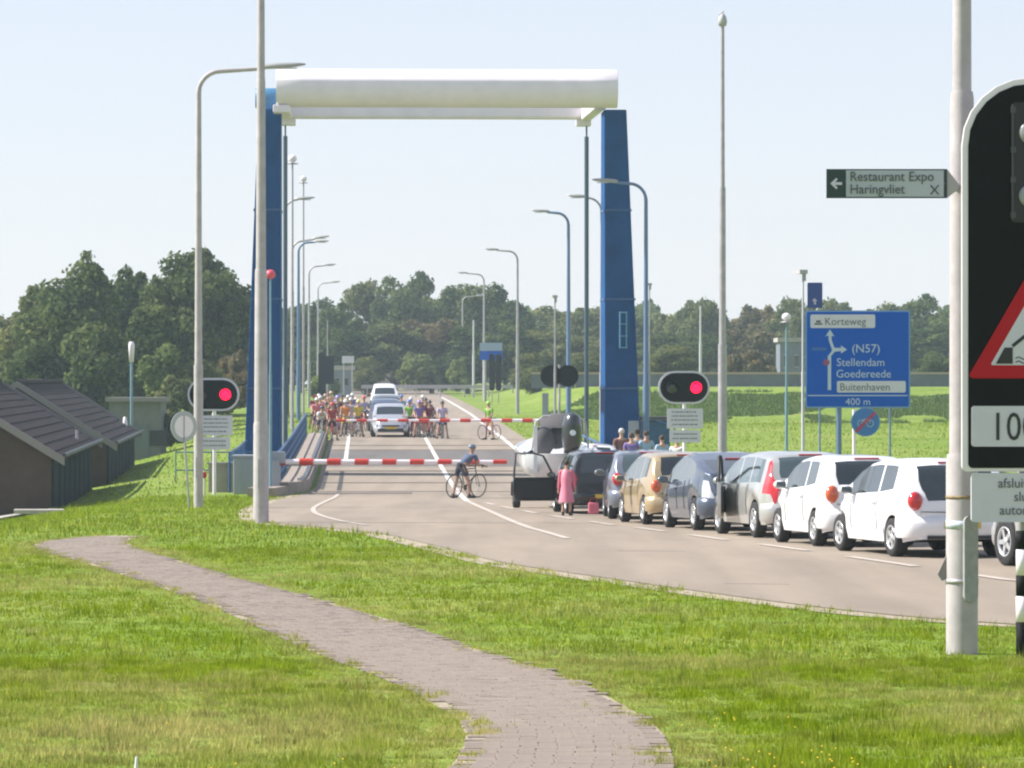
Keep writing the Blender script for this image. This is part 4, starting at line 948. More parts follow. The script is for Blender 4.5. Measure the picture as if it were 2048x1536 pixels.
# ------------------------------------------------------------------ houses
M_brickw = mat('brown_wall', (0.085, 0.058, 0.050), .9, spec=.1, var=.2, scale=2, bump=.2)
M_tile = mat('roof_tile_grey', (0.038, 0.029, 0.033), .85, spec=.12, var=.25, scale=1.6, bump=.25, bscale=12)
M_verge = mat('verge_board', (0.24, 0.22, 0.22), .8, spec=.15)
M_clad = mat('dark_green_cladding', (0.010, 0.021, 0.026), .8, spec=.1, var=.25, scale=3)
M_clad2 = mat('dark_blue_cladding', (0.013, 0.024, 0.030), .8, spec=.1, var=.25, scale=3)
def house(name, c0, c1, eave, hw, rise, zg, label, dx):
    """c0, c1: (x,d) of the right eave corner near and far"""
    t = thing(name, (c0[0], c0[1], zg), 0, label, 'house')
    e = eave - zg; v = Vector((c1[0] - c0[0], c1[1] - c0[1], 0))
    def q(u, r, z): return Vector((v.x * u - hw * r, v.y * u, z))      # r: 0 right eave,1 ridge,2 left eave
    apex = e + rise
    mb = MB(); mb.add([q(0, 0, 0), q(0, 2, 0), q(0, 2, e), q(0, 1, apex), q(0, 0, e), q(0.0, 0, 0) + Vector((0, .25, 0)), q(0, 2, 0) + Vector((0, .25, 0)), q(0, 2, e) + Vector((0, .25, 0)), q(0, 1, apex) + Vector((0, .25, 0)), q(0, 0, e) + Vector((0, .25, 0))],
                     [(0, 1, 2, 3, 4), (9, 8, 7, 6, 5), (0, 4, 9, 5), (1, 6, 7, 2)]); mb.build('gable_wall', M_brickw, t)
    mb = MB(); o_ = Vector((0, -.25, 0)); mb.add([q(1, 0, 0), q(1, 2, 0), q(1, 2, e), q(1, 1, apex), q(1, 0, e)], [(0, 1, 2, 3, 4)]); mb.build('gable_wall', M_brickw, t)
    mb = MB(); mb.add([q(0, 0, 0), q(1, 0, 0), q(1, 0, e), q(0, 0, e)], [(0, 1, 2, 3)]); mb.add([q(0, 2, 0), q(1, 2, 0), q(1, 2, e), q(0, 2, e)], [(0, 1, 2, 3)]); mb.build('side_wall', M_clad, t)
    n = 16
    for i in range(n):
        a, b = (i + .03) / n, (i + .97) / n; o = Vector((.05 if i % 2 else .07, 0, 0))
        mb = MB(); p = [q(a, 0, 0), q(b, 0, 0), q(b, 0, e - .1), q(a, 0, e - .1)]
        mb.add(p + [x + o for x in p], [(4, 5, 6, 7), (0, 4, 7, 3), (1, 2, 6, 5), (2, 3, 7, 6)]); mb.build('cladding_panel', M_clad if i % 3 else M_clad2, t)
    # tiled courses, right slope then left slope
    nc = 11
    sl = Vector((hw, 0, rise))
    for side in (0, 1):
        for i in range(nc):
            u0, u1 = -.10 + i / nc * 1.10, -.10 + (i + 1) / nc * 1.10
            mb = MB(); ov = .35 / abs(v.y)
            def rr(u, k_, lift):
                r = u if side == 0 else 2 - u
                p = q(k_, r, e + rise * u); p.z += lift; return p
            vs = []
            for uu, lf in ((u0, .085), (u1 + .01, .06)):
                for j in range(2):
                    vs.append(rr(uu, -ov if j == 0 else 1 + ov, lf))
            vs += [rr(u0, -ov, .05), rr(u0, 1 + ov, .05)]
            mb.add(vs, [(0, 1, 3, 2), (4, 5, 1, 0)]); mb.build('tile_course', M_tile, t)
    for side in (0, 1):
        for kk in (-.4 / abs(v.y), 1 + .3 / abs(v.y)):
            def rr(u, lift, dy=0):
                r = u if side == 0 else 2 - u
                p = q(kk, r, e + rise * u); p.z += lift; p.y += dy; return p
            mb = MB(); mb.add([rr(-.12, -.06), rr(1.0, -.06), rr(1.0, .17), rr(-.12, .17), rr(-.12, -.06, .08), rr(1, -.06, .08), rr(1, .17, .08), rr(-.12, .17, .08)], [(0, 1, 2, 3), (4, 5, 6, 7), (0, 1, 5, 4), (3, 2, 6, 7), (0, 3, 7, 4)])
            mb.build('verge_board', M_verge, t)
    MB().tube([q(-.01, 1, apex + .12), q(1.01, 1, apex + .12)], .10, 8).build('ridge', M_tile, t)
    MB().tube([q(-.01, -.12, e - .0), q(1.01, -.12, e - .0)], .06, 6).build('gutter', M_dgrey, t)
    return t
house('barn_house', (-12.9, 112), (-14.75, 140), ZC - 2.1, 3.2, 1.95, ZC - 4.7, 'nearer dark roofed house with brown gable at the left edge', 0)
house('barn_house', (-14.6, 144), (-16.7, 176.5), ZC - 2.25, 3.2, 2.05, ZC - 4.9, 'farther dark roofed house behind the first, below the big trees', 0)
# roof vent pipe, small white thing
t = thing('vent_pipe', (lat(154, 132), 132, ZC - 2.6), 0, 'pale vent pipe at the eave of the nearer house', 'pipe'); MB().tube([(0, 0, 0), (0, 0, .95)], .05, 8).build('pipe', M_galv, t)
# low flat building
d = 186; k = d / F; xa, xb = lat(214, d), lat(326, d); zt = ZC + (HY - 799) * k
t = thing('flat_building', ((xa + xb) / 2, d, ZC - 4.6), 0, 'low grey green flat roofed building with a white fascia behind the houses', 'building')
MB().box((0, 1.5, (zt - ZC + 4.6) / 2), (xb - xa - .2, 3, zt - ZC + 4.6 - .1)).build('wall', mat('greygreen_wall', (.15, .16, .15), .85, var=.12), t)
MB().box((0, 1.4, zt - ZC + 4.6), (xb - xa + .1, 3.4, .2)).build('roof', M_verge, t)
MB().box((0.2, -.03, 1.5), (.9, .06, 2.0)).build('door', mat('shed_door', (.12, .14, .15), .6), t)
MB().box((-.9 + 2.0, -.03, 1.9), (.8, .06, .7)).build('window', M_lens_off, t)
d = 178; t = thing('garden_lamp', (lat(263, d), d, ZC - 4.4), 0, 'white topped lamp post in front of the flat building', 'lamp post'); H = ZC + (HY - 684) * d / F - t.location.z
MB().tube([(0, 0, 0), (0, 0, H - .9)], .06, 8).build('post', M_teal, t); MB().lathe([(0, 0), (.10, 0), (.14, .75), (.10, .9), (0, .92)], (0, 0, H - .9), 'z', 12).build('lamp_shade', M_white, t)
d = 176; t = thing('white_marker', (lat(250, d), d, ZC - 4.35), 0, 'small white upright marker beside the garden lamp post', 'marker'); MB().lathe([(.11, 0), (.11, 2.4), (.07, 2.7), (.0, 2.75)], (0, 0, 0), 'z', 10).build('body', M_white, t)
# background pale house behind the trees at the left edge
d = 300; t = thing('pale_house', (lat(15, d), d, ZC - 4.3), 0, 'pale house glimpsed under the trees at the left edge', 'house')
MB().box((0, 3, 2.5), (9, 6, 5.0)).build('wall', mat('pale_wall', (.40, .42, .46), .8, var=.1), t)
MB().prism([(-5, 4.9), (5, 4.9), (0, 7.2)], -.2, 6.4).build('roof', mat('grey_roof', (.16, .17, .2), .8), t)
for xx in (-2.6, 0, 2.6):
    f_ = MB().box((xx, -.03, 3.6), (1.3, .08, 1.2)).build('window', M_white, t); MB().box((xx, -.08, 3.6), (1.1, .03, 1.0)).build('pane', M_lens_off, f_)
# far buildings / walls left of the road end
d = 430; k = d / F
def far_build(px0, px1, py0, py1, d, label, m, roofm, depth=6, cat='building', nw=3, name='far_building'):
    k = d / F; zb = float(ground_z(lat((px0 + px1) / 2, d), d)); x = lat((px0 + px1) / 2, d); W_ = (px1 - px0) * k; zt = ZC + (HY - py0) * k
    t = thing(name, (x, d, zb), 0, label, cat)
    MB().box((0, depth / 2, (zt - zb) / 2 - .3), (W_, depth, zt - zb + .5)).build('wall', m, t)
    MB().box((0, depth / 2, zt - zb + .1), (W_ + .4, depth + .4, .35)).build('roof', roofm, t)
    for i in range(nw):
        f_ = MB().box((-W_ / 2 + W_ * (i + .5) / nw, -.04, (zt - zb) * .55), (W_ / nw * .42, .08, (zt - zb) * .30)).build('window', mat('win_frame', (.3, .3, .3), .6), t)
        MB().box((-W_ / 2 + W_ * (i + .5) / nw, -.10, (zt - zb) * .55), (W_ / nw * .36, .04, (zt - zb) * .24)).build('pane', M_lens_off, f_)
    return t
far_build(706, 792, 738, 778, 425, 'long low beige building with pale roof edge behind the white car', mat('beige_wall', (.42, .38, .31), .85, var=.1), M_conc, nw=5)
far_build(806, 872, 745, 776, 440, 'low cream building right of the beige one at the road end', mat('cream_wall', (.42, .40, .33), .85), mat('grey_roof', (.16, .17, .2), .8), nw=3)
far_build(666, 702, 738, 768, 330, 'grey cabin left of the road behind the lamp posts', mat('cabin_grey', (.19, .22, .26), .7, var=.1), M_conc, 4, nw=2, name='cabin')
far_build(1560, 1604, 682, 762, 330, 'grey blue tower like block left of the blue road sign', mat('block_grey', (.15, .17, .21), .7), M_conc, 5, nw=2, name='block')
d = 326; t = thing('white_sign', (lat(696, d), d, float(ground_z(lat(696, d), d))), 0, 'white rectangular sign above the grey cabin', 'sign')
z = ZC + (HY - 719) * d / F - t.location.z; MB().box((0, 0, z), (24 * d / F, .06, 14 * d / F)).build('panel', M_plate, t)
for s in (-1, 1): MB().tube([(.35 * s, .08, 0), (.35 * s, .08, z + .2)], .04, 6).build('post', M_galv, t)
# long grey parapet on the dyke at the right, with an ochre rail on top
t = thing('dyke_wall', (lat(1100, 272), 272, ZC - .5), 0, 'long grey parapet on the dyke with an ochre top rail', 'wall')
xa = lat(1030, 272)
i = 0; x = lat(1062, 272)
while x < 42:
    MB().box((x + 1.5 - t.location.x, 0, .42), (2.96, .25, .95)).build('wall_panel', mat('parapet_grey', (.13, .15, .18), .8, var=.18, scale=.6), t)
    MB().box((x + 1.5 - t.location.x, -.02, .96), (2.98, .4, .14)).build('coping', mat('ochre', (.42, .34, .26), .8), t); x += 3
t = thing('guard_rail', (lat(880, 330), 330, ZC - 1.0), 0, 'pale crash barrier along the far road before the cream buildings', 'guard rail')
for j in range(12): MB().tube([(j * 2 - 6, 0, -.6), (j * 2 - 6, 0, .55)], .06, 6).build('rail_post', M_galv, t)
MB().box((5, -.05, .45), (23, .06, .3)).build('rail', M_galv, t)

# ------------------------------------------------------------------ trees
def leaf_mat(name, c1, c2, c3, tr=.3):
    m = bpy.data.materials.new(name); m.use_nodes = True; n = m.node_tree
    for x in list(n.nodes): n.nodes.remove(x)
    out = n.nodes.new('ShaderNodeOutputMaterial'); geo = n.nodes.new('ShaderNodeNewGeometry')
    r = n.nodes.new('ShaderNodeValToRGB'); n.links.new(geo.outputs['Random Per Island'], r.inputs[0]); e = r.color_ramp.elements
    e[0].color = c1 + (1,); e[1].color = c3 + (1,); x = e.new(.55); x.color = c2 + (1,)
    oi = n.nodes.new('ShaderNodeTexCoord'); q = n.nodes.new('ShaderNodeTexNoise'); q.inputs['Scale'].default_value = .35; q.inputs['Detail'].default_value = 4
    n.links.new(oi.outputs['Object'], q.inputs['Vector'])
    rr = n.nodes.new('ShaderNodeValToRGB'); n.links.new(q.outputs['Fac'], rr.inputs[0]); rr.color_ramp.elements[0].position = .35; rr.color_ramp.elements[1].position = .65
    rr.color_ramp.elements[0].color = (.72, .78, .80, 1); rr.color_ramp.elements[1].color = (1.25, 1.12, .95, 1)
    mx = n.nodes.new('ShaderNodeMixRGB'); mx.blend_type = 'MULTIPLY'; mx.inputs[0].default_value = 1
    n.links.new(r.outputs[0], mx.inputs[1]); n.links.new(rr.outputs[0], mx.inputs[2])
    d = n.nodes.new('ShaderNodeBsdfDiffuse'); t = n.nodes.new('ShaderNodeBsdfTranslucent')
    n.links.new(mx.outputs[0], d.inputs[0]); n.links.new(mx.outputs[0], t.inputs[0])
    ms = n.nodes.new('ShaderNodeMixShader'); ms.inputs[0].default_value = tr + .1
    n.links.new(d.outputs[0], ms.inputs[1]); n.links.new(t.outputs[0], ms.inputs[2]); n.links.new(ms.outputs[0], out.inputs[0]); return m
LM = {'dark': leaf_mat('leaves_dark', (0.038, 0.070, 0.031), (0.074, 0.115, 0.044), (0.134, 0.173, 0.070)),
      'mid': leaf_mat('leaves_mid', (0.061, 0.096, 0.038), (0.109, 0.154, 0.056), (0.179, 0.218, 0.090)),
      'olive': leaf_mat('leaves_olive', (0.096, 0.125, 0.051), (0.160, 0.192, 0.079), (0.243, 0.262, 0.128)),
      'brown': leaf_mat('leaves_brown', (0.122, 0.113, 0.058), (0.198, 0.169, 0.090), (0.269, 0.230, 0.141)),
      'pale': leaf_mat('leaves_pale', (0.128, 0.179, 0.058), (0.205, 0.262, 0.090), (0.282, 0.333, 0.141))}
M_bark = mat('bark', (.09, .07, .055), .9, var=.25, scale=4)
def leaf_mesh(name, rx, rz, nblob, nleaf, size, m, seed, low=.0, spiky=.25):
    """crown centred on x,y, from z=0 to 2*rz"""
    g_ = np.random.default_rng(seed)
    B = []
    for i in range(nblob):
        u = g_.normal(0, 1, 3); u /= np.linalg.norm(u)
        rr = g_.random() ** .33
        c = u * rr * np.array([rx, rx, rz]) * .80; c[2] += rz
        # narrower at the bottom
        kz = c[2] / (2 * rz); c[:2] *= (.75 + .35 * math.sin(math.pi * min(max(kz, 0), 1)))
        rad = g_.uniform(.20, .34) * (rx + rz) * .5 * (1.12 - .5 * max(0, kz - .6))
        B.append((c, rad))
        if i % 2 == 0:   # a pointed spray breaking the outline
            dr = c - np.array([0, 0, rz * .8]); dr /= np.linalg.norm(dr) + 1e-6; dr[2] = abs(dr[2]) + .3; B.append((c + dr * rad * g_.uniform(.45, .8), rad * g_.uniform(.34, .46)))
    cs = []; nr = []; tot = sum(r_ ** 2 for _, r_ in B)
    for c, rad in B:
        per = max(20, int(nleaf * rad ** 2 / tot))
        u = g_.normal(0, 1, (per, 3)); u /= np.linalg.norm(u, axis=1)[:, None]
        r_ = rad * (g_.random(per) ** .28) * (1 + spiky * (g_.random(per) ** 5))
        p = c + u * r_[:, None] * np.array([1, 1, .85]); cs.append(p); nr.append(u)
    C = np.concatenate(cs); N = np.concatenate(nr); n = len(C)
    keep = C[:, 2] > low; C, N = C[keep], N[keep]; n = len(C)
    N = N + g_.normal(0, .55, (n, 3)); N /= np.linalg.norm(N, axis=1)[:, None]
    A = np.cross(N, g_.normal(0, 1, (n, 3))); A /= np.linalg.norm(A, axis=1)[:, None]; Bv = np.cross(N, A)
    s = size * (.6 + .8 * g_.random(n))[:, None]
    V = np.empty((n, 4, 3), np.float32); V[:, 0] = C - A * s * .5; V[:, 1] = C + Bv * s * .32; V[:, 2] = C + A * s * .6; V[:, 3] = C - Bv * s * .32
    me = bpy.data.meshes.new(name); me.vertices.add(n * 4); me.vertices.foreach_set('co', V.reshape(-1)); me.loops.add(n * 4)
    me.loops.foreach_set('vertex_index', np.arange(n * 4, dtype=np.int32)); me.polygons.add(n); me.polygons.foreach_set('loop_start', np.arange(0, n * 4, 4, dtype=np.int32))
    me.update(calc_edges=True); me.materials.append(m); return me
def trunk_mesh(h, r, rx, rz, seed, low):
    rg = random.Random(seed); mb = MB(); mb.tube([(0, 0, -.6), (rg.uniform(-.1, .1), 0, low * .6), (rg.uniform(-.25, .25), rg.uniform(-.2, .2), low + rz * .9)], [r, r * .8, r * .35], 9)
    for k in range(7):
        a = k * 2.4 + rg.random(); z0 = low * .55 + rz * .18 * k * .7; L_ = rx * rg.uniform(.5, .8)
        mb.tube([(0, 0, z0), (math.cos(a) * L_ * .5, math.sin(a) * L_ * .5, z0 + L_ * .45), (math.cos(a) * L_, math.sin(a) * L_, z0 + L_ * .8)], [r * .45, r * .28, r * .1], 6)
    return mb
TREE_PROTO = {}
def tree(px, d, top_py, wpx, kind, label, seed, low=1.0, name='tree', nleaf=9000, size=.34, group='trees behind the bridge', share=None, cat='tree', nblob=34, spiky=.25):
    x = lat(px, d); g_ = float(ground_z(x, d)); H = ZC + (HY - top_py) * d / F - g_; rx = wpx * d / F / 2; rz = (H - low) / 2
    key = (kind, share if share is not None else ('u', seed))
    if key not in TREE_PROTO:
        TREE_PROTO[key] = (leaf_mesh('crown', rx, rz, nblob, nleaf, size, LM[kind], seed, spiky=spiky), rx, rz)
    me, rx0, rz0 = TREE_PROTO[key]
    t = thing(name, (x, d, g_), 0, label, cat, group)
    if cat == 'tree':
        trunk_mesh(H, .12 + .022 * H, rx, rz, seed, low).build('trunk', M_bark, t)
    c = bpy.data.objects.new('crown', me); COL.objects.link(c); c.parent = t; c.location = (0, 0, low); c.scale = (rx / rx0, rx / rx0, rz / rz0)
    c.rotation_euler = (0, 0, (seed * 1.7) % 6.28 if share is not None else 0)
    return t
G1 = 'big trees behind the houses at the left'
tree(150, 225, 512, 190, 'mid', 'big bushy tree with spiky top above the farther house, left of the garden lamp', 11, 1.5, nleaf=24000, size=.32, group=G1, nblob=60)
tree(75, 232, 560, 150, 'olive', 'lower lighter tree at the left shoulder of the big tree group', 12, 1.5, nleaf=15000, size=.32, group=G1, nblob=44)
tree(250, 240, 528, 180, 'dark', 'dark tree between the two high crowns, behind the garden lamp', 13, 1.2, nleaf=20000, size=.34, group=G1, nblob=50)
tree(385, 236, 487, 215, 'mid', 'tallest broad tree directly behind the left lamp post', 14, 1.5, nleaf=28000, size=.32, group=G1, nblob=66)
tree(455, 245, 560, 110, 'dark', 'dark tree edge touching the left bridge tower', 15, 1.0, nleaf=10000, size=.34, group=G1)
tree(305, 215, 605, 140, 'dark', 'dark low tree behind the flat roofed building', 16, .8, nleaf=14000, size=.32, group=G1, nblob=36)
tree(190, 212, 625, 160, 'mid', 'shaded lower tree right above the farther roof', 17, .8, nleaf=14000, size=.32, group=G1, nblob=36)
tree(15, 262, 612, 120, 'olive', 'small rounded tree at the left picture edge', 18, 1.0, nleaf=12000, size=.34, group=G1)
tree(-70, 250, 590, 150, 'mid', 'tree partly outside the left picture edge', 19, 1.0, nleaf=9000, size=.38, group=G1)
tree(60, 214, 668, 120, 'mid', 'low tree crown over the ridge of the nearer house', 20, .6, nleaf=9000, size=.32, group=G1)
tree(315, 205, 662, 80, 'pale', 'bright green bush above the white fascia of the flat building', 21, .2, name='bush', nleaf=5000, size=.28, group='bushes by the flat building', cat='bush', nblob=16)
tree(352, 196, 742, 90, 'olive', 'pale green bush just left of the left signal', 22, .1, name='bush', nleaf=5000, size=.26, group='bushes by the flat building', cat='bush', nblob=16)
tree(410, 205, 700, 110, 'olive', 'greyish bush behind the left signal', 23, .1, name='bush', nleaf=6000, size=.26, group='bushes by the flat building', cat='bush', nblob=18)
tree(345, 188, 812, 60, 'dark', 'dark bush at the right end of the flat building', 24, .0, name='bush', nleaf=3500, size=.24, group='bushes by the flat building', cat='bush', nblob=12)
tree(462, 220, 690, 90, 'brown', 'brownish bush beside the left tower base', 25, .1, name='bush', nleaf=5000, size=.28, group='bushes by the flat building', cat='bush', nblob=16)
G2 = 'trees of the wood beyond the bridge'
spec = [  # px, d, top, width, kind, label
    (585, 395, 600, 120, 'dark', 'dark tree hidden between the left tower and the lamp masts'),
    (640, 400, 592, 110, 'dark', 'dark green tree behind the lamp posts left of the road'),
    (690, 385, 603, 110, 'mid', 'low tree filling the dip left of the central crowns'),
    (735, 410, 560, 110, 'olive', 'leftmost high crown of the central trees'),
    (790, 405, 548, 120, 'mid', 'round crown just left of the middle of the central trees'),
    (855, 415, 541, 130, 'mid', 'highest crown in the middle of the central trees'),
    (925, 408, 546, 130, 'mid', 'high crown above the small blue sign'),
    (985, 412, 562, 110, 'dark', 'dark crown on the right slope of the central trees'),
    (1025, 402, 592, 80, 'dark', 'rightmost dark crown of the central trees by the lamp post'),
    (1085, 430, 612, 120, 'olive', 'pale tree between the lamp post and the right lifting rod'),
    (1170, 420, 608, 120, 'olive', 'pale tree behind the right lifting rod'),
    (1250, 425, 625, 120, 'mid', 'tree hidden behind the right tower'),
    (1330, 430, 626, 110, 'olive', 'low olive tree right of the right tower'),
    (1395, 415, 592, 110, 'olive', 'taller olive tree left of the tall camera mast'),
    (1470, 420, 618, 110, 'brown', 'brownish tree right of the tall camera mast'),
    (1530, 425, 600, 110, 'brown', 'reddish brown tree left of the blue road sign'),
    (1590, 418, 590, 100, 'olive', 'tree whose top shows left of the small upper sign panel'),
    (1660, 422, 592, 100, 'olive', 'tree showing above the left part of the blue road sign'),
    (1735, 428, 612, 110, 'mid', 'low tree behind the top of the blue road sign'),
    (1800, 420, 600, 110, 'olive', 'tree at the right corner of the blue road sign'),
    (1865, 410, 586, 120, 'mid', 'tall tree behind the right lamp mast'),
    (1930, 405, 596, 120, 'mid', 'tree hidden behind the warning board'),
    (2010, 412, 590, 130, 'mid', 'tree beyond the warning board at the right edge'),
    (2100, 415, 600, 140, 'olive', 'tree outside the right picture edge'),
    (600, 372, 668, 110, 'dark', 'dark lower thicket behind the lamp masts at the left tower'),
    (700, 362, 655, 130, 'dark', 'dark lower thicket above the grey cabin'),
    (790, 366, 640, 120, 'olive', 'mid height olive tree by the farthest street lamp'),
    (865, 368, 628, 110, 'brown', 'brownish mid height tree in the centre of the wood'),
    (935, 364, 650, 100, 'dark', 'dark mid height tree left of the small blue sign'),
    (1010, 370, 640, 110, 'mid', 'dark green tree right of the small blue sign'),
    (1080, 372, 660, 120, 'olive', 'pale mid height bushy tree above the black signal back'),
    (1165, 368, 668, 120, 'olive', 'pale bushy tree left of the right tower'),
    (1330, 372, 664, 130, 'mid', 'shaded tree behind the right red signal'),
    (1415, 370, 660, 110, 'dark', 'dark tree between the pale pole and the camera mast'),
    (1500, 374, 650, 120, 'brown', 'russet mid height tree right of the camera mast'),
    (1850, 372, 650, 130, 'dark', 'dark shaded tree between the blue road sign and the lamp mast'),
    (1760, 372, 680, 140, 'dark', 'dark shaded tree behind the lower blue road sign'),
    (1660, 372, 670, 120, 'mid', 'tree behind the left part of the blue road sign')]
for i, (px, d, tp, wd, kd, lb) in enumerate(spec):
    tree(px, d, tp, wd * 1.25, kd, lb, 40 + i, .8, nleaf=13000, size=.38, group=G2, share=(i % 3), nblob=34)
G3 = 'low bushes at the end of the road'
for i, (px, d, tp, wd, kd, lb) in enumerate([
    (735, 350, 712, 70, 'olive', 'low bush above the long beige building'), (830, 352, 700, 90, 'pale', 'rounded bright bush behind the cream building'),
    (890, 350, 705, 60, 'dark', 'dark bush right of the rounded bright bush'), (920, 346, 712, 50, 'pale', 'small pointed pale bush left of the small blue sign'),
    (1060, 300, 705, 80, 'olive', 'loose bush on the dyke left of the black signal back'), (1180, 305, 700, 90, 'olive', 'loose bush on the dyke right of the black signal back'),
    (1345, 300, 690, 110, 'olive', 'bush on the dyke behind the right red signal'), (1500, 300, 700, 110, 'brown', 'brown bush on the dyke right of the camera mast'),
    (650, 300, 740, 60, 'pale', 'grassy green bush left of the grey cabin'), (1870, 300, 700, 90, 'mid', 'bush on the dyke left of the lamp mast')]):
    tree(px, d, tp, wd, kd, lb, 90 + i, .0, name='bush', nleaf=5000, size=.34, group=G3, cat='bush', share=(i % 2), nblob=18)
# far off wood that closes the horizon
fw = leaf_mesh('distant_wood', 1, 1, 1, 4, .1, LM['olive'], 1)
g_ = np.random.default_rng(5); n = 60000
X = g_.uniform(-140, 140, n); Dd = g_.uniform(520, 560, n); hh = 8.5 + 1.8 * np.sin(X * .13) + 1.2 * np.sin(X * .41 + 1) + .8 * np.sin(X * 1.1)
Zz = ZC - 1 + hh * g_.random(n) ** .6
C = np.stack([X, Dd, Zz], -1); N = g_.normal(0, 1, (n, 3)); N[:, 1] -= .6; N[:, 2] += .4; N /= np.linalg.norm(N, axis=1)[:, None]; A = np.cross(N, g_.normal(0, 1, (n, 3))); A /= np.linalg.norm(A, axis=1)[:, None]; Bv = np.cross(N, A)
s = .9; V = np.empty((n, 4, 3), np.float32); V[:, 0] = C - A * s * .5; V[:, 1] = C + Bv * s * .4; V[:, 2] = C + A * s * .5; V[:, 3] = C - Bv * s * .4
me = bpy.data.meshes.new('distant_wood'); me.vertices.add(n * 4); me.vertices.foreach_set('co', V.reshape(-1)); me.loops.add(n * 4); me.loops.foreach_set('vertex_index', np.arange(n * 4, dtype=np.int32))
me.polygons.add(n); me.polygons.foreach_set('loop_start', np.arange(0, n * 4, 4, dtype=np.int32)); me.update(calc_edges=True); me.materials.append(LM['mid'])
o = bpy.data.objects.new('distant_wood', me); COL.objects.link(o); tag(o, 'hazy far off wood closing the horizon behind the trees', 'wood', kind='stuff')
bpy.data.meshes.remove(fw)
# ------------------------------------------------------------------ vehicles
M_tyre = mat('tyre_rubber', (.018, .018, .019), .85)
M_rim = mat('alloy_rim', (.55, .56, .58), .35, .6)
M_cglass = mat('car_glass', (.020, .028, .030), .06, spec=.9, coat=.6)
M_cglass_l = mat('car_glass_light', (.06, .085, .09), .05, spec=1.0, coat=1.0)
M_trim = mat('black_trim', (.02, .02, .022), .6)
M_tail = mat('tail_red', (.52, .015, .02), .2, coat=.8)
M_tailo = mat('tail_orange', (.62, .10, .03), .2, coat=.8)
M_clear = mat('lens_clear', (.55, .57, .62), .12, coat=1)
M_nl = mat('plate_yellow', (.62, .45, .05), .5)
M_under = mat('underbody', (.012, .012, .013), .9)
def paint(name, c, metal=0.0, rough=.32): return mat(name, c, rough, metal, coat=.8)
def interp(tab, x):
    return float(np.interp(x, [a for a, b in tab], [b for a, b in tab]))
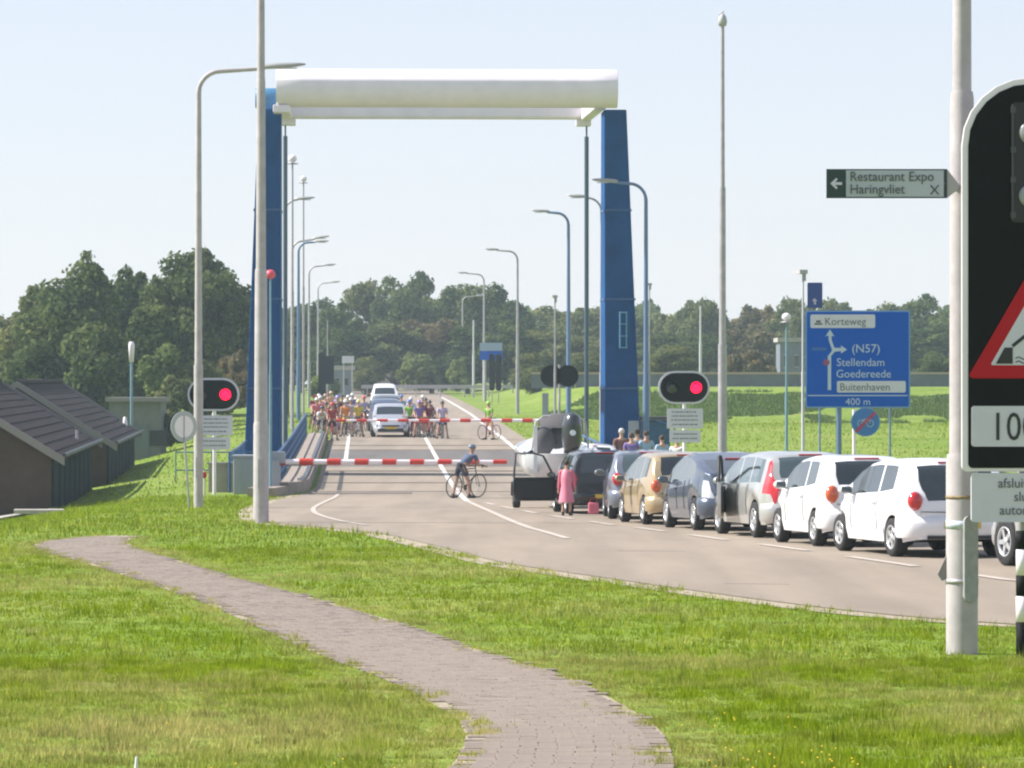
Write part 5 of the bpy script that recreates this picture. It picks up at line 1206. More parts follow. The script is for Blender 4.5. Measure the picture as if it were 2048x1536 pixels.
CARS = {
 'hatch': dict(L=3.45, W=1.64, z0=.22, wr=.295, wy=(.66, 3.0), track=.02,
    top=[(0, .66), (.03, .86), (.07, .97), (.16, 1.10), (.30, 1.33), (.42, 1.42), (.8, 1.46), (1.5, 1.475), (1.95, 1.44), (2.25, 1.34), (2.72, 1.03), (2.85, .98), (3.2, .88), (3.36, .76), (3.45, .55)],
    belt=[(0, .6), (.10, .90), (.45, 1.02), (1.2, .95), (2.4, .90), (2.8, .86), (3.45, .45)],
    plan=[(0, .60), (.05, .67), (.2, .76), (.6, .81), (1.7, .82), (2.9, .80), (3.2, .70), (3.38, .52), (3.45, .42)],
    win=[(.62, 1.22), (1.28, 2.55)], rear=(.10, .37), rearz=1.0, ws=(2.22, 2.74), tail='low', door=(1.25, 2.35)),
 'prius': dict(L=4.45, W=1.73, z0=.22, wr=.315, wy=(.85, 3.55), track=.02,
    top=[(0, .62), (.02, .85), (.06, 1.05), (.12, 1.10), (.55, 1.22), (1.1, 1.36), (1.7, 1.47), (2.2, 1.49), (2.6, 1.46), (3.0, 1.33), (3.6, 1.04), (3.75, .98), (4.2, .84), (4.38, .70), (4.45, .5)],
    belt=[(0, .6), (.1, .95), (.6, 1.02), (1.6, .96), (3.2, .88), (4.45, .42)],
    plan=[(0, .62), (.05, .70), (.25, .80), (.8, .86), (3.6, .86), (4.1, .76), (4.35, .58), (4.45, .45)],
    win=[(.95, 1.55), (1.62, 2.35), (2.42, 3.4)], rear=(.14, 1.02), rearz=1.08, ws=(2.98, 3.6), tail='clear', door=(2.4, 3.3)),
 'estate': dict(L=4.65, W=1.80, z0=.24, wr=.325, wy=(.95, 3.72), track=.02,
    top=[(0, .62), (.03, .88), (.06, 1.0), (.13, 1.08), (.34, 1.38), (.5, 1.48), (1.2, 1.53), (2.0, 1.54), (2.6, 1.50), (2.95, 1.40), (3.5, 1.07), (3.65, 1.01), (4.3, .88), (4.55, .72), (4.65, .5)],
    belt=[(0, .6), (.12, .93), (.8, .98), (1.6, .96), (3.2, .92), (4.65, .45)],
    plan=[(0, .66), (.05, .74), (.2, .83), (.8, .89), (3.8, .89), (4.3, .79), (4.55, .62), (4.65, .5)],
    win=[(.62, 1.32), (1.40, 2.2), (2.28, 3.3)], rear=(.13, .44), rearz=1.06, ws=(2.93, 3.52), tail='tall', door=(2.28, 3.3)),
 'mpv': dict(L=4.25, W=1.75, z0=.23, wr=.315, wy=(.80, 3.40), track=.02,
    top=[(0, .60), (.03, .88), (.08, 1.04), (.16, 1.16), (.34, 1.44), (.48, 1.54), (1.1, 1.60), (1.9, 1.60), (2.4, 1.53), (2.8, 1.38), (3.3, 1.08), (3.5, 1.0), (4.0, .86), (4.18, .70), (4.25, .5)],
    belt=[(0, .6), (.12, .95), (.6, 1.04), (1.6, .98), (3.1, .92), (4.25, .45)],
    plan=[(0, .64), (.05, .72), (.2, .81), (.7, .865), (3.5, .865), (3.95, .76), (4.18, .58), (4.25, .45)],
    win=[(.55, 1.15), (1.22, 2.0), (2.08, 3.1)], rear=(.12, .42), rearz=1.08, ws=(2.75, 3.32), tail='low', door=(2.1, 3.1)),
 'van': dict(L=4.3, W=1.80, z0=.24, wr=.32, wy=(.80, 3.35), track=.02,
    top=[(0, .60), (.02, .95), (.04, 1.08), (.07, 1.22), (.14, 1.58), (.26, 1.70), (1.1, 1.76), (2.1, 1.76), (2.5, 1.68), (2.85, 1.50), (3.35, 1.14), (3.55, 1.04), (4.05, .90), (4.22, .72), (4.3, .5)],
    belt=[(0, .6), (.07, 1.0), (.6, 1.04), (3.1, .98), (4.3, .45)],
    plan=[(0, .72), (.05, .80), (.15, .86), (.6, .89), (3.5, .89), (4.0, .78), (4.22, .60), (4.3, .5)],
    win=[(.35, 1.05), (1.12, 2.0), (2.1, 3.1)], rear=(.055, .20), rearz=1.10, ws=(2.82, 3.38), tail='mid', door=(2.1, 3.1)),
}
def make_car(kind, pm, label, tailm=None, facing_lights=True, opened=False, group=None, cat='car', glass=None, yellow=True, name='parked_car'):
    S = CARS[kind]; L, z0 = S['L'], S['z0']; wr = S['wr']; ar = wr + .055
    gl = glass or M_cglass
    t = thing(name, (0, 0, 0), 0, label, cat, group)
    st_ = set(np.round(np.arange(0, L, .11), 3)) | set(a for a, b in S['top']) | set(a for a, b in S['plan'])
    for a, b in S['win']: st_ |= {a, b}
    st_ |= {S['rear'][0], S['rear'][1], S['ws'][0], S['ws'][1]}
    for wy in S['wy']:
        for k in range(-7, 8): st_.add(round(wy + ar * math.sin(R(k * 90 / 7)), 4))
    ys = sorted(st_); ys = [y for i, y in enumerate(ys) if i == 0 or y - ys[i - 1] > .004]
    def sill(y):
        z = z0
        if y < .35: z = z0 + .06 * (1 - y / .35)
        for wy in S['wy']:
            q = ar * ar - (y - wy) ** 2
            if q > 0: z = max(z, wr * .98 + math.sqrt(q))
        return z
    rowsL = []   # right side rows from sill to roof centre, mirrored
    def section(y):
        zt = interp(S['top'], y); w_ = interp(S['plan'], y); zb = min(interp(S['belt'], y), zt - .03); zs = min(sill(y), zb - .06)
        h = zt - zb; wr_ = w_ - .02 - .30 * max(0, h - .03)
        flare = 0.012 if any(abs(y - wy) < ar + .05 for wy in S['wy']) else 0
        P_ = [(w_ - .05 + flare, zs), (w_ - .015 + flare, zs + (zb - zs) * .25), (w_ + flare * .5, zs + (zb - zs) * .55), (w_ - .008, zs + (zb - zs) * .80), (w_ - .035, zb),
              (w_ - .045, zb + min(.03, h * .2))]
        P_ += [(w_ - .045 - (w_ - .045 - wr_) * .55, zb + h * .55), (wr_ + .012, zb + h * .86), (wr_ - .03, zt - min(.035, h * .08))]
        cr = min(.045, h * .1)
        P_ += [(wr_ * .80, zt + cr * .1), (wr_ * .45, zt + cr * .5), (0, zt + cr * .6)]
        return P_
    secs = [section(y) for y in ys]; nr = len(secs[0])
    full = []
    for y, s in zip(ys, secs):
        full.append([(-x, y, z) for x, z in s] + [(x, y, z) for x, z in reversed(s[:-1])])
    m = len(full[0]); G = {}
    def put(key, vs): G.setdefault(key, MB()).add(vs, [(0, 1, 2, 3)], True)
    for i in range(len(ys) - 1):
        ym = (ys[i] + ys[i + 1]) / 2
        ztm = interp(S['top'], ym); zbm = interp(S['belt'], ym)
        for j in range(m - 1):
            r = j if j < nr - 1 else (m - 2 - j); side = 'l' if j < nr - 1 else 'r'
            v = [full[i][j], full[i][j + 1], full[i + 1][j + 1], full[i + 1][j]]
            key = 'body'
            zc_ = sum(p[2] for p in v) / 4
            if r in (5, 6) and any(a <= ym <= b for a, b in S['win']) and ztm - zbm > .13:
                key = 'side_window' + side + str([k for k, (a, b) in enumerate(S['win']) if a <= ym <= b][0])
            elif r >= 8 and r >= 9 and S['rear'][0] <= ym <= S['rear'][1]: key = 'rear_window'
            elif r >= 9 and S['ws'][0] <= ym <= S['ws'][1]: key = 'windscreen'
            elif S['tail'] == 'clear' and ym < .24 and r == 3 and zc_ > .7: key = 'tail_light' + side
            elif S['tail'] == 'clear' and ym < .24 and r in (2, 3): key = 'tail_light' + side
            elif S['tail'] == 'tall' and ym < .42 and r in (3, 4, 5, 6, 7) and ym > .02: key = 'tail_light' + side
            elif L - .42 < ym < L - .06 and r == 3: key = 'headlight' + side
            put(key, v)
    # end caps
    for idx, rev in ((0, False), (len(ys) - 1, True)):
        G['body'].add(full[idx], [tuple(range(m)) if rev else tuple(reversed(range(m)))])
    parts = {}
    def weld(o):
        bm = bmesh.new(); bm.from_mesh(o.data); bmesh.ops.remove_doubles(bm, verts=bm.verts, dist=.0005); bmesh.ops.recalc_face_normals(bm, faces=bm.faces); bm.to_mesh(o.data); bm.free()
    for k, mb in G.items():
        nm = 'side_window' if k.startswith('side') else 'tail_light' if k.startswith('tail') else 'headlight' if k.startswith('head') else k
        mm = pm if k == 'body' else gl if 'window' in k else M_cglass if 'wind' in k else (tailm or M_tail) if 'tail' in k else M_clear
        for v in mb.v: pass
        o = mb.build(nm, mm, t); weld(o)
        # keep normals outward
        bm = bmesh.new(); bm.from_mesh(o.data)
        cc = Vector((0, L / 2, .7)); s_ = sum(f.normal.dot(f.calc_center_median() - cc) * f.calc_area() for f in bm.faces)
        if s_ < 0: bmesh.ops.reverse_faces(bm, faces=bm.faces)
        bm.to_mesh(o.data); bm.free(); parts[k] = o
    W2 = S['W'] / 2
    if S['tail'] in ('low', 'mid'):
        for sgn in (-1, 1):
            zl = .86 if S['tail'] == 'low' else .98; xx = interp(S['plan'], .12)
            MB().ell((sgn * (xx - .075), .075, zl), (.125, .10, .15 if S['tail'] == 'low' else .2), 16, 10, Matrix.Rotation(R(-sgn * 38), 3, 'Z') @ Matrix.Rotation(R(sgn * 12), 3, 'Y')).build('tail_light', tailm or M_tail, t)
    # underbody
    mb = MB(); mb.bx(-W2 + .25, W2 - .25, .12, L - .15, z0 + .02, .60); mb.bx(-W2 + .12, W2 - .12, S['wy'][0] + ar + .02, S['wy'][1] - ar - .02, z0 - .02, .5); mb.bx(-W2 + .2, W2 - .2, .06, .3, z0 + .06, .5); mb.build('underbody', M_under, t)
    # bumpers
    mb = MB(); vs = []; prof = [(.0, .30), (-.035, .36), (-.045, .52), (-.02, .62), (.02, .635)]
    pts = [(-W2 + .02, .42), (-W2 + .03, .20), (-interp(S['plan'], .05) - .0, .04), (-.4, -.0), (0, -.015), (.4, 0), (interp(S['plan'], .05), .04), (W2 - .03, .20), (W2 - .02, .42)]
    for (x, y) in pts:
        out = Vector((x * .55, y - L * .1 if abs(x) < .6 else (y - .3) * .4, 0)); out = Vector((x * .35, -1 if abs(x) < .75 else -.4, 0)).normalized()
        for o_, z_ in prof: vs.append((x - out.x * o_ * 1 if abs(x) > .1 else x, y - out.y * o_ * 1.0, z_ + .0)) if False else vs.append((x + out.x * (-o_), y + out.y * (-o_), z_))
    fs = [(i * 5 + k, i * 5 + k + 1, (i + 1) * 5 + k + 1, (i + 1) * 5 + k) for i in range(8) for k in range(4)]
    mb.add(vs, fs, True); mb.build('rear_bumper', pm, t)
    MB().box((0, -.02, .31), (W2 * 1.2, .05, .05)).build('bumper_insert', M_trim, t)
    ye = .055; s_ = section(ye); MB().tube([(-interp(S['plan'], ye) * .86, ye - .05, .70), (0, -.012, .685), (interp(S['plan'], ye) * .86, ye - .05, .70)], .006, 4).build('tailgate_seam', M_trim, t)
    mb = MB(); mb.box((0, L - .03, .36), (W2 * 1.35, .12, .16)); mb.build('front_bumper', M_trim, t, bevel=.02)
    MB().box((0, L - .005, .56), (W2 * .9, .04, .07)).build('grille', M_trim, t)
    # plates
    zp = .78 if kind in ('prius', 'estate') else .50
    yp = -.055 if zp < .6 else .0
    pl = MB().box((0, yp, zp), (.52, .02, .11)).build('number_plate', M_nl, t)
    lr = random.Random(hash(label) % 1000 if False else len(label)); s = ''.join(lr.choice('BDFGHJKLNPRSTVXZ') for _ in range(2)) + '-' + ''.join(lr.choice('BDFGHJKLNPRSTVXZ') for _ in range(2)) + '-%02d' % lr.randint(10, 98)
    MB().box((0, L + .035, .47), (.52, .02, .11)).build('number_plate', M_nl, t)
    # door seams, handles, mirrors, wiper
    mb = MB()
    cuts = [S['win'][-1][0] - .04, S['win'][-1][1] - .12] + ([S['win'][-2][0] + .05] if len(S['win']) > 2 else [])
    for sgn in (-1, 1):
        for yc in cuts:
            s_ = section(yc); i0 = 1; pp = [(sgn * (x + .003), yc, z) for x, z in s_[i0:5]]
            if len(pp) > 1: mb.tube(pp, .006, 4, caps=False)
    mb.build('door_seams', M_trim, t)['kind'] = 'stuff'
    for sgn in (-1, 1):
        yh = S['win'][-1][0] + .10; s_ = section(yh)
        MB().box((sgn * (s_[3][0] + .012), yh, s_[3][1] + .02), (.03, .17, .03)).build('door_handle', pm, t)
        ym = S['win'][-1][1] - .18; s_ = section(ym)
        mb = MB(); mb.ell((sgn * (s_[4][0] + .13), ym, s_[4][1] + .09), (.11, .07, .075), 10, 6); mb.tube([(sgn * s_[4][0], ym, s_[4][1] + .02), (sgn * (s_[4][0] + .1), ym, s_[4][1] + .06)], .02, 6)
        mr = mb.build('wing_mirror', pm if kind != 'van' else M_trim, t); MB().box((sgn * (s_[4][0] + .13), ym - .068, s_[4][1] + .09), (.15, .01, .10)).build('mirror_glass', M_cglass_l, mr)
    yr = S['rear'][0] + .06; s_ = section(yr); MB().tube([(0.02, yr - .05, s_[-1][1] + .00), (.30, yr - .0, s_[-1][1] + .035)], .01, 5).build('rear_wiper', M_trim, t)
    yr = S['rear'][1] + .03
    MB().tube([(-.2, yr, section(yr)[-1][1] + .012), (.2, yr, section(yr)[-1][1] + .012)], .014, 6).build('brake_light', M_tail, t)
    # wheels
    for wy in S['wy']:
        for sgn in (-1, 1):
            xo = W2 - .015; c = (sgn * (xo - .095), wy, wr)
            mb = MB(); mb.lathe([(wr * .63, -.085), (wr * .9, -.095), (wr, -.07), (wr, .07), (wr * .9, .095), (wr * .63, .085), (wr * .6, .03), (wr * .6, -.03)], c, 'x', 26)
            wl = mb.build('wheel', M_tyre, t)
            mb = MB(); mb.lathe([(0, sgn * .02), (wr * .62, sgn * .02)], c, 'x', 24); mb.build('dark_backing', M_under, wl)  # near-black backing disc added for the shade behind the spokes
            mb = MB(); mb.lathe([(wr * .62, sgn * .05), (wr * .64, sgn * .088), (wr * .56, sgn * .085), (wr * .55, sgn * .05)], c, 'x', 26); mb.lathe([(0, sgn * .08), (wr * .16, sgn * .078), (wr * .18, sgn * .05)], c, 'x', 12)
            for k in range(5):
                a = 2 * math.pi * k / 5 + wy; ca, sa = math.cos(a), math.sin(a); q = .035
                p = lambda rad, tt, h: (c[0] + sgn * h, c[1] + ca * rad - sa * tt, c[2] + sa * rad + ca * tt)
                vs = [p(wr * .12, -q, .075), p(wr * .12, q, .075), p(wr * .6, q * .8, .080), p(wr * .6, -q * .8, .080), p(wr * .12, -q, .03), p(wr * .12, q, .03), p(wr * .6, q * .8, .03), p(wr * .6, -q * .8, .03)]
                mb.add(vs, [(0, 1, 2, 3), (0, 4, 5, 1), (1, 5, 6, 2), (2, 6, 7, 3), (3, 7, 4, 0)])
            mb.build('rim', M_rim, wl)
    if opened:   # front left door swung open
        yh = S['win'][-1][1] - .15; x0 = -W2 + .02
        dt = Matrix.Rotation(R(-float(opened)), 3, 'Z')
        def dv(u, z, th): v_ = dt @ Vector((-th, -u, 0)); return Vector((x0 + v_.x, yh + v_.y, z))
        def slab(pts, th0, th1):
            a = [dv(u, z, th0) for u, z in pts]; b = [dv(u, z, th1) for u, z in pts]; n = len(pts); mb = MB()
            mb.add(a + b, [tuple(range(n)), tuple(reversed(range(n, 2 * n)))] + [(i, (i + 1) % n, n + (i + 1) % n, n + i) for i in range(n)]); return mb
        zb = 1.0; zr = interp(S['top'], 2.1) - .07
        d_ = slab([(0, z0 + .08), (1.02, z0 + .08), (1.08, .6), (1.05, zb), (0, zb)], 0, .07).build('open_door', pm, t, bevel=.01)
        fr = MB()
        fo = [(.02, zb), (.30, zr - .08), (.55, zr), (1.0, zr), (1.05, zb)]
        fr.tube([dv(u, z, .035) for u, z in fo], .028, 6); fr.build('window_frame', M_trim, d_)
        g = slab([(.04, zb), (.31, zr - .09), (.55, zr - .01), (.99, zr - .01), (1.04, zb)], .03, .035).build('door_glass', mat('clear_glass', (.93, .97, .97), .02, trans=1.0, spec=.3), d_)
        slab([(.06, z0 + .18), (.98, z0 + .18), (1.0, zb - .1), (.06, zb - .1)], -.02, .0).build('door_card', M_trim, d_)
    return t
def place(t, kind, wx, wd, hdg, ref='rear'):
    """rear (or front) left wheel outer face at (wx, wd); hdg: heading angle, 0 = away from the camera, positive = to the left"""
    S = CARS[kind]; W2 = S['W'] / 2; wy = S['wy'][0] if ref == 'rear' else S['wy'][1]
    c, s = math.cos(R(hdg)), math.sin(R(hdg))
    lx_, ly_ = -W2, wy
    ox = wx - (lx_ * c - ly_ * s); oy = wd - (lx_ * s + ly_ * c)
    pitch = math.atan2(P(oy + math.cos(R(hdg)) * S['L']) - P(oy), S['L'])
    t.location = (ox, oy, P(oy) + .018); t.rotation_euler = (pitch, 0, R(hdg))
PW = paint('paint_white', (.80, .80, .82)); PW2 = paint('paint_warm_white', (.78, .78, .79))
G_ = 'cars queueing on the right'
CARS['hatch_glass'] = dict(CARS['hatch'], rear=(.03, .37))
c = make_car('hatch_glass', PW, 'nearest fully seen white hatchback with a red tail light beside the thick lamp mast', M_tail, group=G_, yellow=True); place(c, 'hatch', 5.47, 57.5, 12); c.scale = (1.04, 1.10, .94)
c = make_car('hatch', PW2, 'second white hatchback with an orange tail light, behind the silver estate', M_tailo, group=G_); place(c, 'hatch', 4.68, 62.5, 10); c.scale = (1, 1, .95)
c = make_car('estate', paint('paint_silver', (.50, .50, .48), .45), 'silver estate car with tall red tail lights and an open front door', group=G_, opened=16, glass=M_cglass_l); place(c, 'estate', 4.06, 67.7, 9.5); c.scale = (1, 1, .935)
c = make_car('prius', paint('paint_slate', (.085, .105, .15), .4), 'slate blue grey sloping hatchback with clear tail light', M_clear, group=G_); place(c, 'prius', 3.29, 73.2, 8.5); c.scale = (1, 1, .95)
c = make_car('mpv', paint('paint_gold', (.50, .38, .22), .45), 'gold beige car with round orange tail light', M_tailo, group=G_); place(c, 'mpv', 2.51, 78.9, 8.5); c.scale = (.97, .92, .88)
c = make_car('hatch', paint('paint_greyblue', (.17, .19, .24), .4), 'grey blue car mostly hidden between the gold car and the black van', M_tail, group=G_, glass=M_cglass_l); place(c, 'hatch', 2.06, 84.3, 1); c.scale = (1.06, 1.1, .97)
c = make_car('van', paint('paint_black', (.012, .013, .015), .2), 'boxy black car with its front door open beside the child in pink', M_tail, group=G_, opened=80, cat='car'); place(c, 'van', 1.12, 90.0, 5.5); c.scale = (.94, .95, .80)
c = make_car('estate', paint('paint_pale_silver', (.52, .54, .55), .5), 'pale silver car partly hidden behind the thick lamp mast at the right edge', group=G_); place(c, 'estate', 6.66, 54.3, 19, 'front')
c = make_car('estate', PW2, 'white estate car towing the speedboat, seen over the black car', group=G_); place(c, 'estate', 1.15, 107.5, 3)
# oncoming cars on the far side
G2_ = 'cars waiting on the far side of the bridge'
def oncoming(kind, pm, px, d, label, hd_=0, **k):
    c = make_car(kind, pm, label, group=G2_, **k); S = CARS[kind]; y = d + S['L'] * .0
    c.location = (lat(px, d), d + S['L'], P(d + 2) + .018); pitch = math.atan2(P(d + S['L']) - P(d), S['L']); c.rotation_euler = (-pitch, 0, R(180 + hd_)); return c
oncoming('estate', paint('paint_silver2', (.55, .56, .60), .5), 771, 186, 'silver saloon first in the oncoming queue behind the far barrier', 3, glass=M_cglass)
oncoming('mpv', paint('paint_navy', (.10, .13, .20), .4), 763, 197, 'dark blue grey car directly behind the silver saloon', 3)
oncoming('estate', paint('paint_grey', (.13, .15, .17), .4), 766, 213, 'dark grey car third in the oncoming queue', 3)
oncoming('van', PW2, 763, 245, 'white roofed van last in the oncoming queue', 3)

# ------------------------------------------------------------------ speedboat on its trailer
bt = thing('speedboat', (1.18, 96.5, P(98) + .018), R(3), 'white speedboat on a trailer with a dark outboard motor', 'boat')
M_hull = mat('gelcoat', (.80, .80, .82), .2, coat=.8); M_hull2 = mat('hull_grey', (.55, .56, .62), .3, coat=.5)
st_ = [(0, .88, .62, 1.35), (.5, .93, .60, 1.36), (1.6, .96, .58, 1.40), (2.8, .93, .58, 1.45), (3.8, .74, .66, 1.52), (4.6, .42, .86, 1.60), (5.15, .06, 1.28, 1.66)]
vs = []; 
for y, w_, zk, zg in st_:
    vs += [(-w_, y, zg), (-w_ * .98, y, zk + (zg - zk) * .62), (-w_ * .78, y, zk + (zg - zk) * .30), (0, y, zk), (w_ * .78, y, zk + (zg - zk) * .30), (w_ * .98, y, zk + (zg - zk) * .62), (w_, y, zg)]
fs = [(i * 7 + k, i * 7 + k + 1, (i + 1) * 7 + k + 1, (i + 1) * 7 + k) for i in range(6) for k in range(6)] + [(0, 1, 2, 3, 4, 5, 6)]
mb = MB(); mb.add(vs, fs, True); mb.build('hull', M_hull, bt)
vs = []; 
for y, w_, zk, zg in st_: vs += [(-w_, y, zg), (-w_ * .8, y, zg + .09), (0, y, zg + (.12 if y > 2.9 else -.35)), (w_ * .8, y, zg + .09), (w_, y, zg)]
fs = [(i * 5 + k, i * 5 + k + 1, (i + 1) * 5 + k + 1, (i + 1) * 5 + k) for i in range(6) for k in range(4)]
mb = MB(); mb.add(vs, fs, True); mb.build('deck', M_hull, bt)
for s in (-1, 1): MB().tube([(s * w_, y, z + .02) for y, w_, _, z in st_], .045, 6).build('gunwale', M_hull, bt)
mb = MB(); mb.add([(-.55, 2.4, 1.45), (.55, 2.4, 1.45), (.42, 2.9, 1.95), (-.42, 2.9, 1.95), (-.55, 2.5, 1.45), (.55, 2.5, 1.45), (.42, 2.95, 1.95), (-.42, 2.95, 1.95)], [(0, 1, 2, 3), (7, 6, 5, 4), (0, 4, 5, 1), (1, 5, 6, 2), (2, 6, 7, 3), (3, 7, 4, 0)]); mb.build('windscreen', M_cglass, bt)
for c_, r_ in (((-.32, 1.5, 1.62), (.26, .25, .36)), ((.0, 1.9, 1.72), (.36, .2, .30))): MB().ell(c_, r_, 14, 10).build('seat', mat('seat_grey', (.06, .06, .065), .8), bt)
mb = MB(); mb.tube([(-.6, 1.8, 1.4), (-.5, 1.85, 2.1), (-.3, 1.85, 2.24), (.5, 1.85, 2.24), (.72, 1.85, 2.1), (.8, 1.8, 1.4)], .022, 6); mb.build('arch', M_galv, bt)
mb = MB(); vs = []
for i, (y, z) in enumerate(((1.5, 1.90), (1.7, 2.22), (2.0, 2.25), (2.3, 2.10))):
    for x in (-.42, -.1, .3, .66): vs.append((x, y, z + (.05 if abs(x) < .4 else -.12)))
mb.add(vs, [(i * 4 + k, i * 4 + k + 1, (i + 1) * 4 + k + 1, (i + 1) * 4 + k) for i in range(3) for k in range(3)], True); mb.build('canvas_cover', mat('canvas_grey', (.10, .095, .10), .9), bt)
MB().box((-.62, -.02, 1.45), (.09, .10, 1.15)).build('stern_pole', M_hull, bt)
ob = MB(); prof = [(-.22, .17), (-.10, .23), (.12, .25), (.36, .24), (.56, .19), (.64, .08)]; vs = []
for z, r in prof:
    for k in range(14): a = 2 * math.pi * k / 14; vs.append((.24 + r * 1.0 * math.cos(a), -.34 + r * 1.4 * math.sin(a) - z * .25, 1.66 + z * 1.05))
fs = [(i * 14 + k, i * 14 + (k + 1) % 14, (i + 1) * 14 + (k + 1) % 14, (i + 1) * 14 + k) for i in range(5) for k in range(14)] + [tuple(5 * 14 + k for k in range(14)), tuple(reversed(range(14)))]
ob.add(vs, fs, True); en = ob.build('outboard_cowling', mat('outboard_grey', (.032, .038, .045), .3, coat=.6), bt)
MB().prism(circle(.24, 1.86, .07, 16), -.80, -.60).build('emblem', mat('emblem_pale', (.7, .8, .82), .4), en)
mb = MB(); mb.box((.24, -.22, 1.25), (.20, .26, .75)); mb.box((.24, -.28, .85), (.10, .34, .35)); mb.ell((.24, -.30, .68), (.07, .28, .07)); mb.box((.24, -.12, 1.42), (.34, .3, .12)); mb.build('outboard_leg', mat('outboard_leg', (.04, .045, .05), .45), bt)
mb = MB()
for k in range(3): a = 2.1 * k; mb.ell((.24 + .09 * math.cos(a), -.56, .68 + .09 * math.sin(a)), (.075, .012, .05), 8, 5, Matrix.Rotation(-a, 3, 'Y'))
mb.build('propeller', M_dgrey, bt)
tr = thing('boat_trailer', bt.location, R(3), 'galvanised boat trailer with red lights under the white speedboat', 'trailer')
mb = MB()
for s in (-1, 1): mb.tube([(s * .62, -.1, .50), (s * .62, 3.2, .50), (0, 5.6, .50)], .045, 6); mb.tube([(s * .45, .2, .6), (s * .45, 3.0, .6)], .05, 6)
for y in (.1, 1.4, 2.8): mb.tube([(-.9 if y == 1.4 else -.62, y, .47), (.9 if y == 1.4 else .62, y, .47)], .04, 6)
mb.tube([(0, 5.0, .5), (0, 7.3, .48)], .05, 8); mb.build('frame', M_galv, tr)
for s in (-1, 1):
    w_ = MB(); w_.lathe([(.13, -.08), (.26, -.09), (.29, -.06), (.29, .06), (.26, .09), (.13, .08)], (s * 1.0, 1.4, .29), 'x', 20); wl = w_.build('wheel', M_tyre, tr); MB().lathe([(0, s * .06), (.15, s * .07), (.15, s * .09)], (s * 1.0, 1.4, .29), 'x', 14).build('rim', M_rim, wl)
    mb = MB(); vs = []
    for k in range(9):
        a = R(180 * k / 8); vs += [(s * .88, 1.4 + .36 * math.cos(a), .29 + .36 * math.sin(a)), (s * 1.12, 1.4 + .36 * math.cos(a), .29 + .36 * math.sin(a))]
    mb.add(vs, [(k * 2, k * 2 + 1, k * 2 + 3, k * 2 + 2) for k in range(8)], True); mb.build('mudguard', M_trim, tr)
MB().box((0, -.16, .52), (1.7, .04, .13)).build('light_board', M_redw, tr)
for s in (-1, 1): MB().box((s * .72, -.19, .52), (.2, .03, .10)).build('tail_light', M_tail, tr)

# ------------------------------------------------------------------ people and bicycles
def skin(name, joints, edges, root=0, sub=2, m=None, smooth=True):
    """one continuous surface grown along a skeleton; joints: (pos, rx, ry)"""
    me = bpy.data.meshes.new(name); me.from_pydata([j[0] for j in joints], edges, []); o = bpy.data.objects.new(name, me); COL.objects.link(o)
    md = o.modifiers.new('s', 'SKIN'); md.use_smooth_shade = True; md.branch_smoothing = .3
    sv = me.skin_vertices[0].data
    for i, j in enumerate(joints): sv[i].radius = (j[1], j[2] if len(j) > 2 else j[1]); sv[i].use_root = (i == root)
    ms = o.modifiers.new('u', 'SUBSURF'); ms.levels = sub; ms.render_levels = sub
    dg = bpy.context.evaluated_depsgraph_get(); r = bpy.data.meshes.new_from_object(o.evaluated_get(dg)); r.name = name
    bpy.data.objects.remove(o); bpy.data.meshes.remove(me)
    r.materials.clear()
    if m: r.materials.append(m)
    return r
M_skin = mat('skin', (.46, .28, .20), .6); M_skin2 = mat('skin_tan', (.36, .21, .14), .6); M_hair = mat('hair_brown', (.06, .035, .02), .8); M_shoe = mat('shoe_black', (.03, .03, .03), .6)
def lerp(a, b, t): return tuple(a[i] + (b[i] - a[i]) * t for i in range(3))
def pose(lean=15, spread=.16, hands=None, knee=0.0, twist=0, head=0, step=0.0, elbow_out=.06):
    """joint positions of a 1.78 m figure facing +Y"""
    J = {}; lz = .92 - knee * .25
    J['pel'] = (0, -.05 * lean / 20, lz)
    u = Vector((0, math.sin(R(lean)), math.cos(R(lean))))
    p = Vector(J['pel']); J['waist'] = tuple(p + u * .16); J['chest'] = tuple(p + u * .36); J['neck'] = tuple(p + u * .53)
    un = Vector((0, math.sin(R(lean * .5 + head)), math.cos(R(lean * .5 + head)))); n_ = Vector(J['neck'])
    J['nk2'] = tuple(n_ + un * .07); J['head'] = tuple(n_ + un * .17); J['crown'] = tuple(n_ + un * .25)
    for s, k in ((-1, 'l'), (1, 'r')):
        J['sh' + k] = tuple(p + u * .49 + Vector((s * .185, 0, 0)))
        J['hip' + k] = (s * .095, J['pel'][1], lz - .04)
        fx = s * spread; fy = J['pel'][1] + (step if s > 0 else -step)
        J['an' + k] = (fx, fy, .09); J['kn' + k] = (s * (.095 + spread) / 2 + s * .02, (fy + J['pel'][1]) / 2 + .05 + knee * .2, .49 - knee * .05)
        J['toe' + k] = (fx + s * .03, fy + .17, .035); J['heel' + k] = (fx, fy - .03, .045)
        h = hands[0 if s < 0 else 1] if hands else (s * .27, .05, .78)
        a = Vector(J['sh' + k]); b = Vector(h); mid = (a + b) / 2; L_ = (b - a).length; ext_ = math.sqrt(max(0, .29 ** 2 - (L_ / 2) ** 2))
        mid += Vector((s * elbow_out, -.6, -.5)).normalized() * ext_
        J['el' + k] = tuple(mid); J['wr' + k] = tuple(a + (b - a) * 1.0)
        dv_ = (b - mid).normalized(); J['pa' + k] = tuple(b + dv_ * .07)
    return J
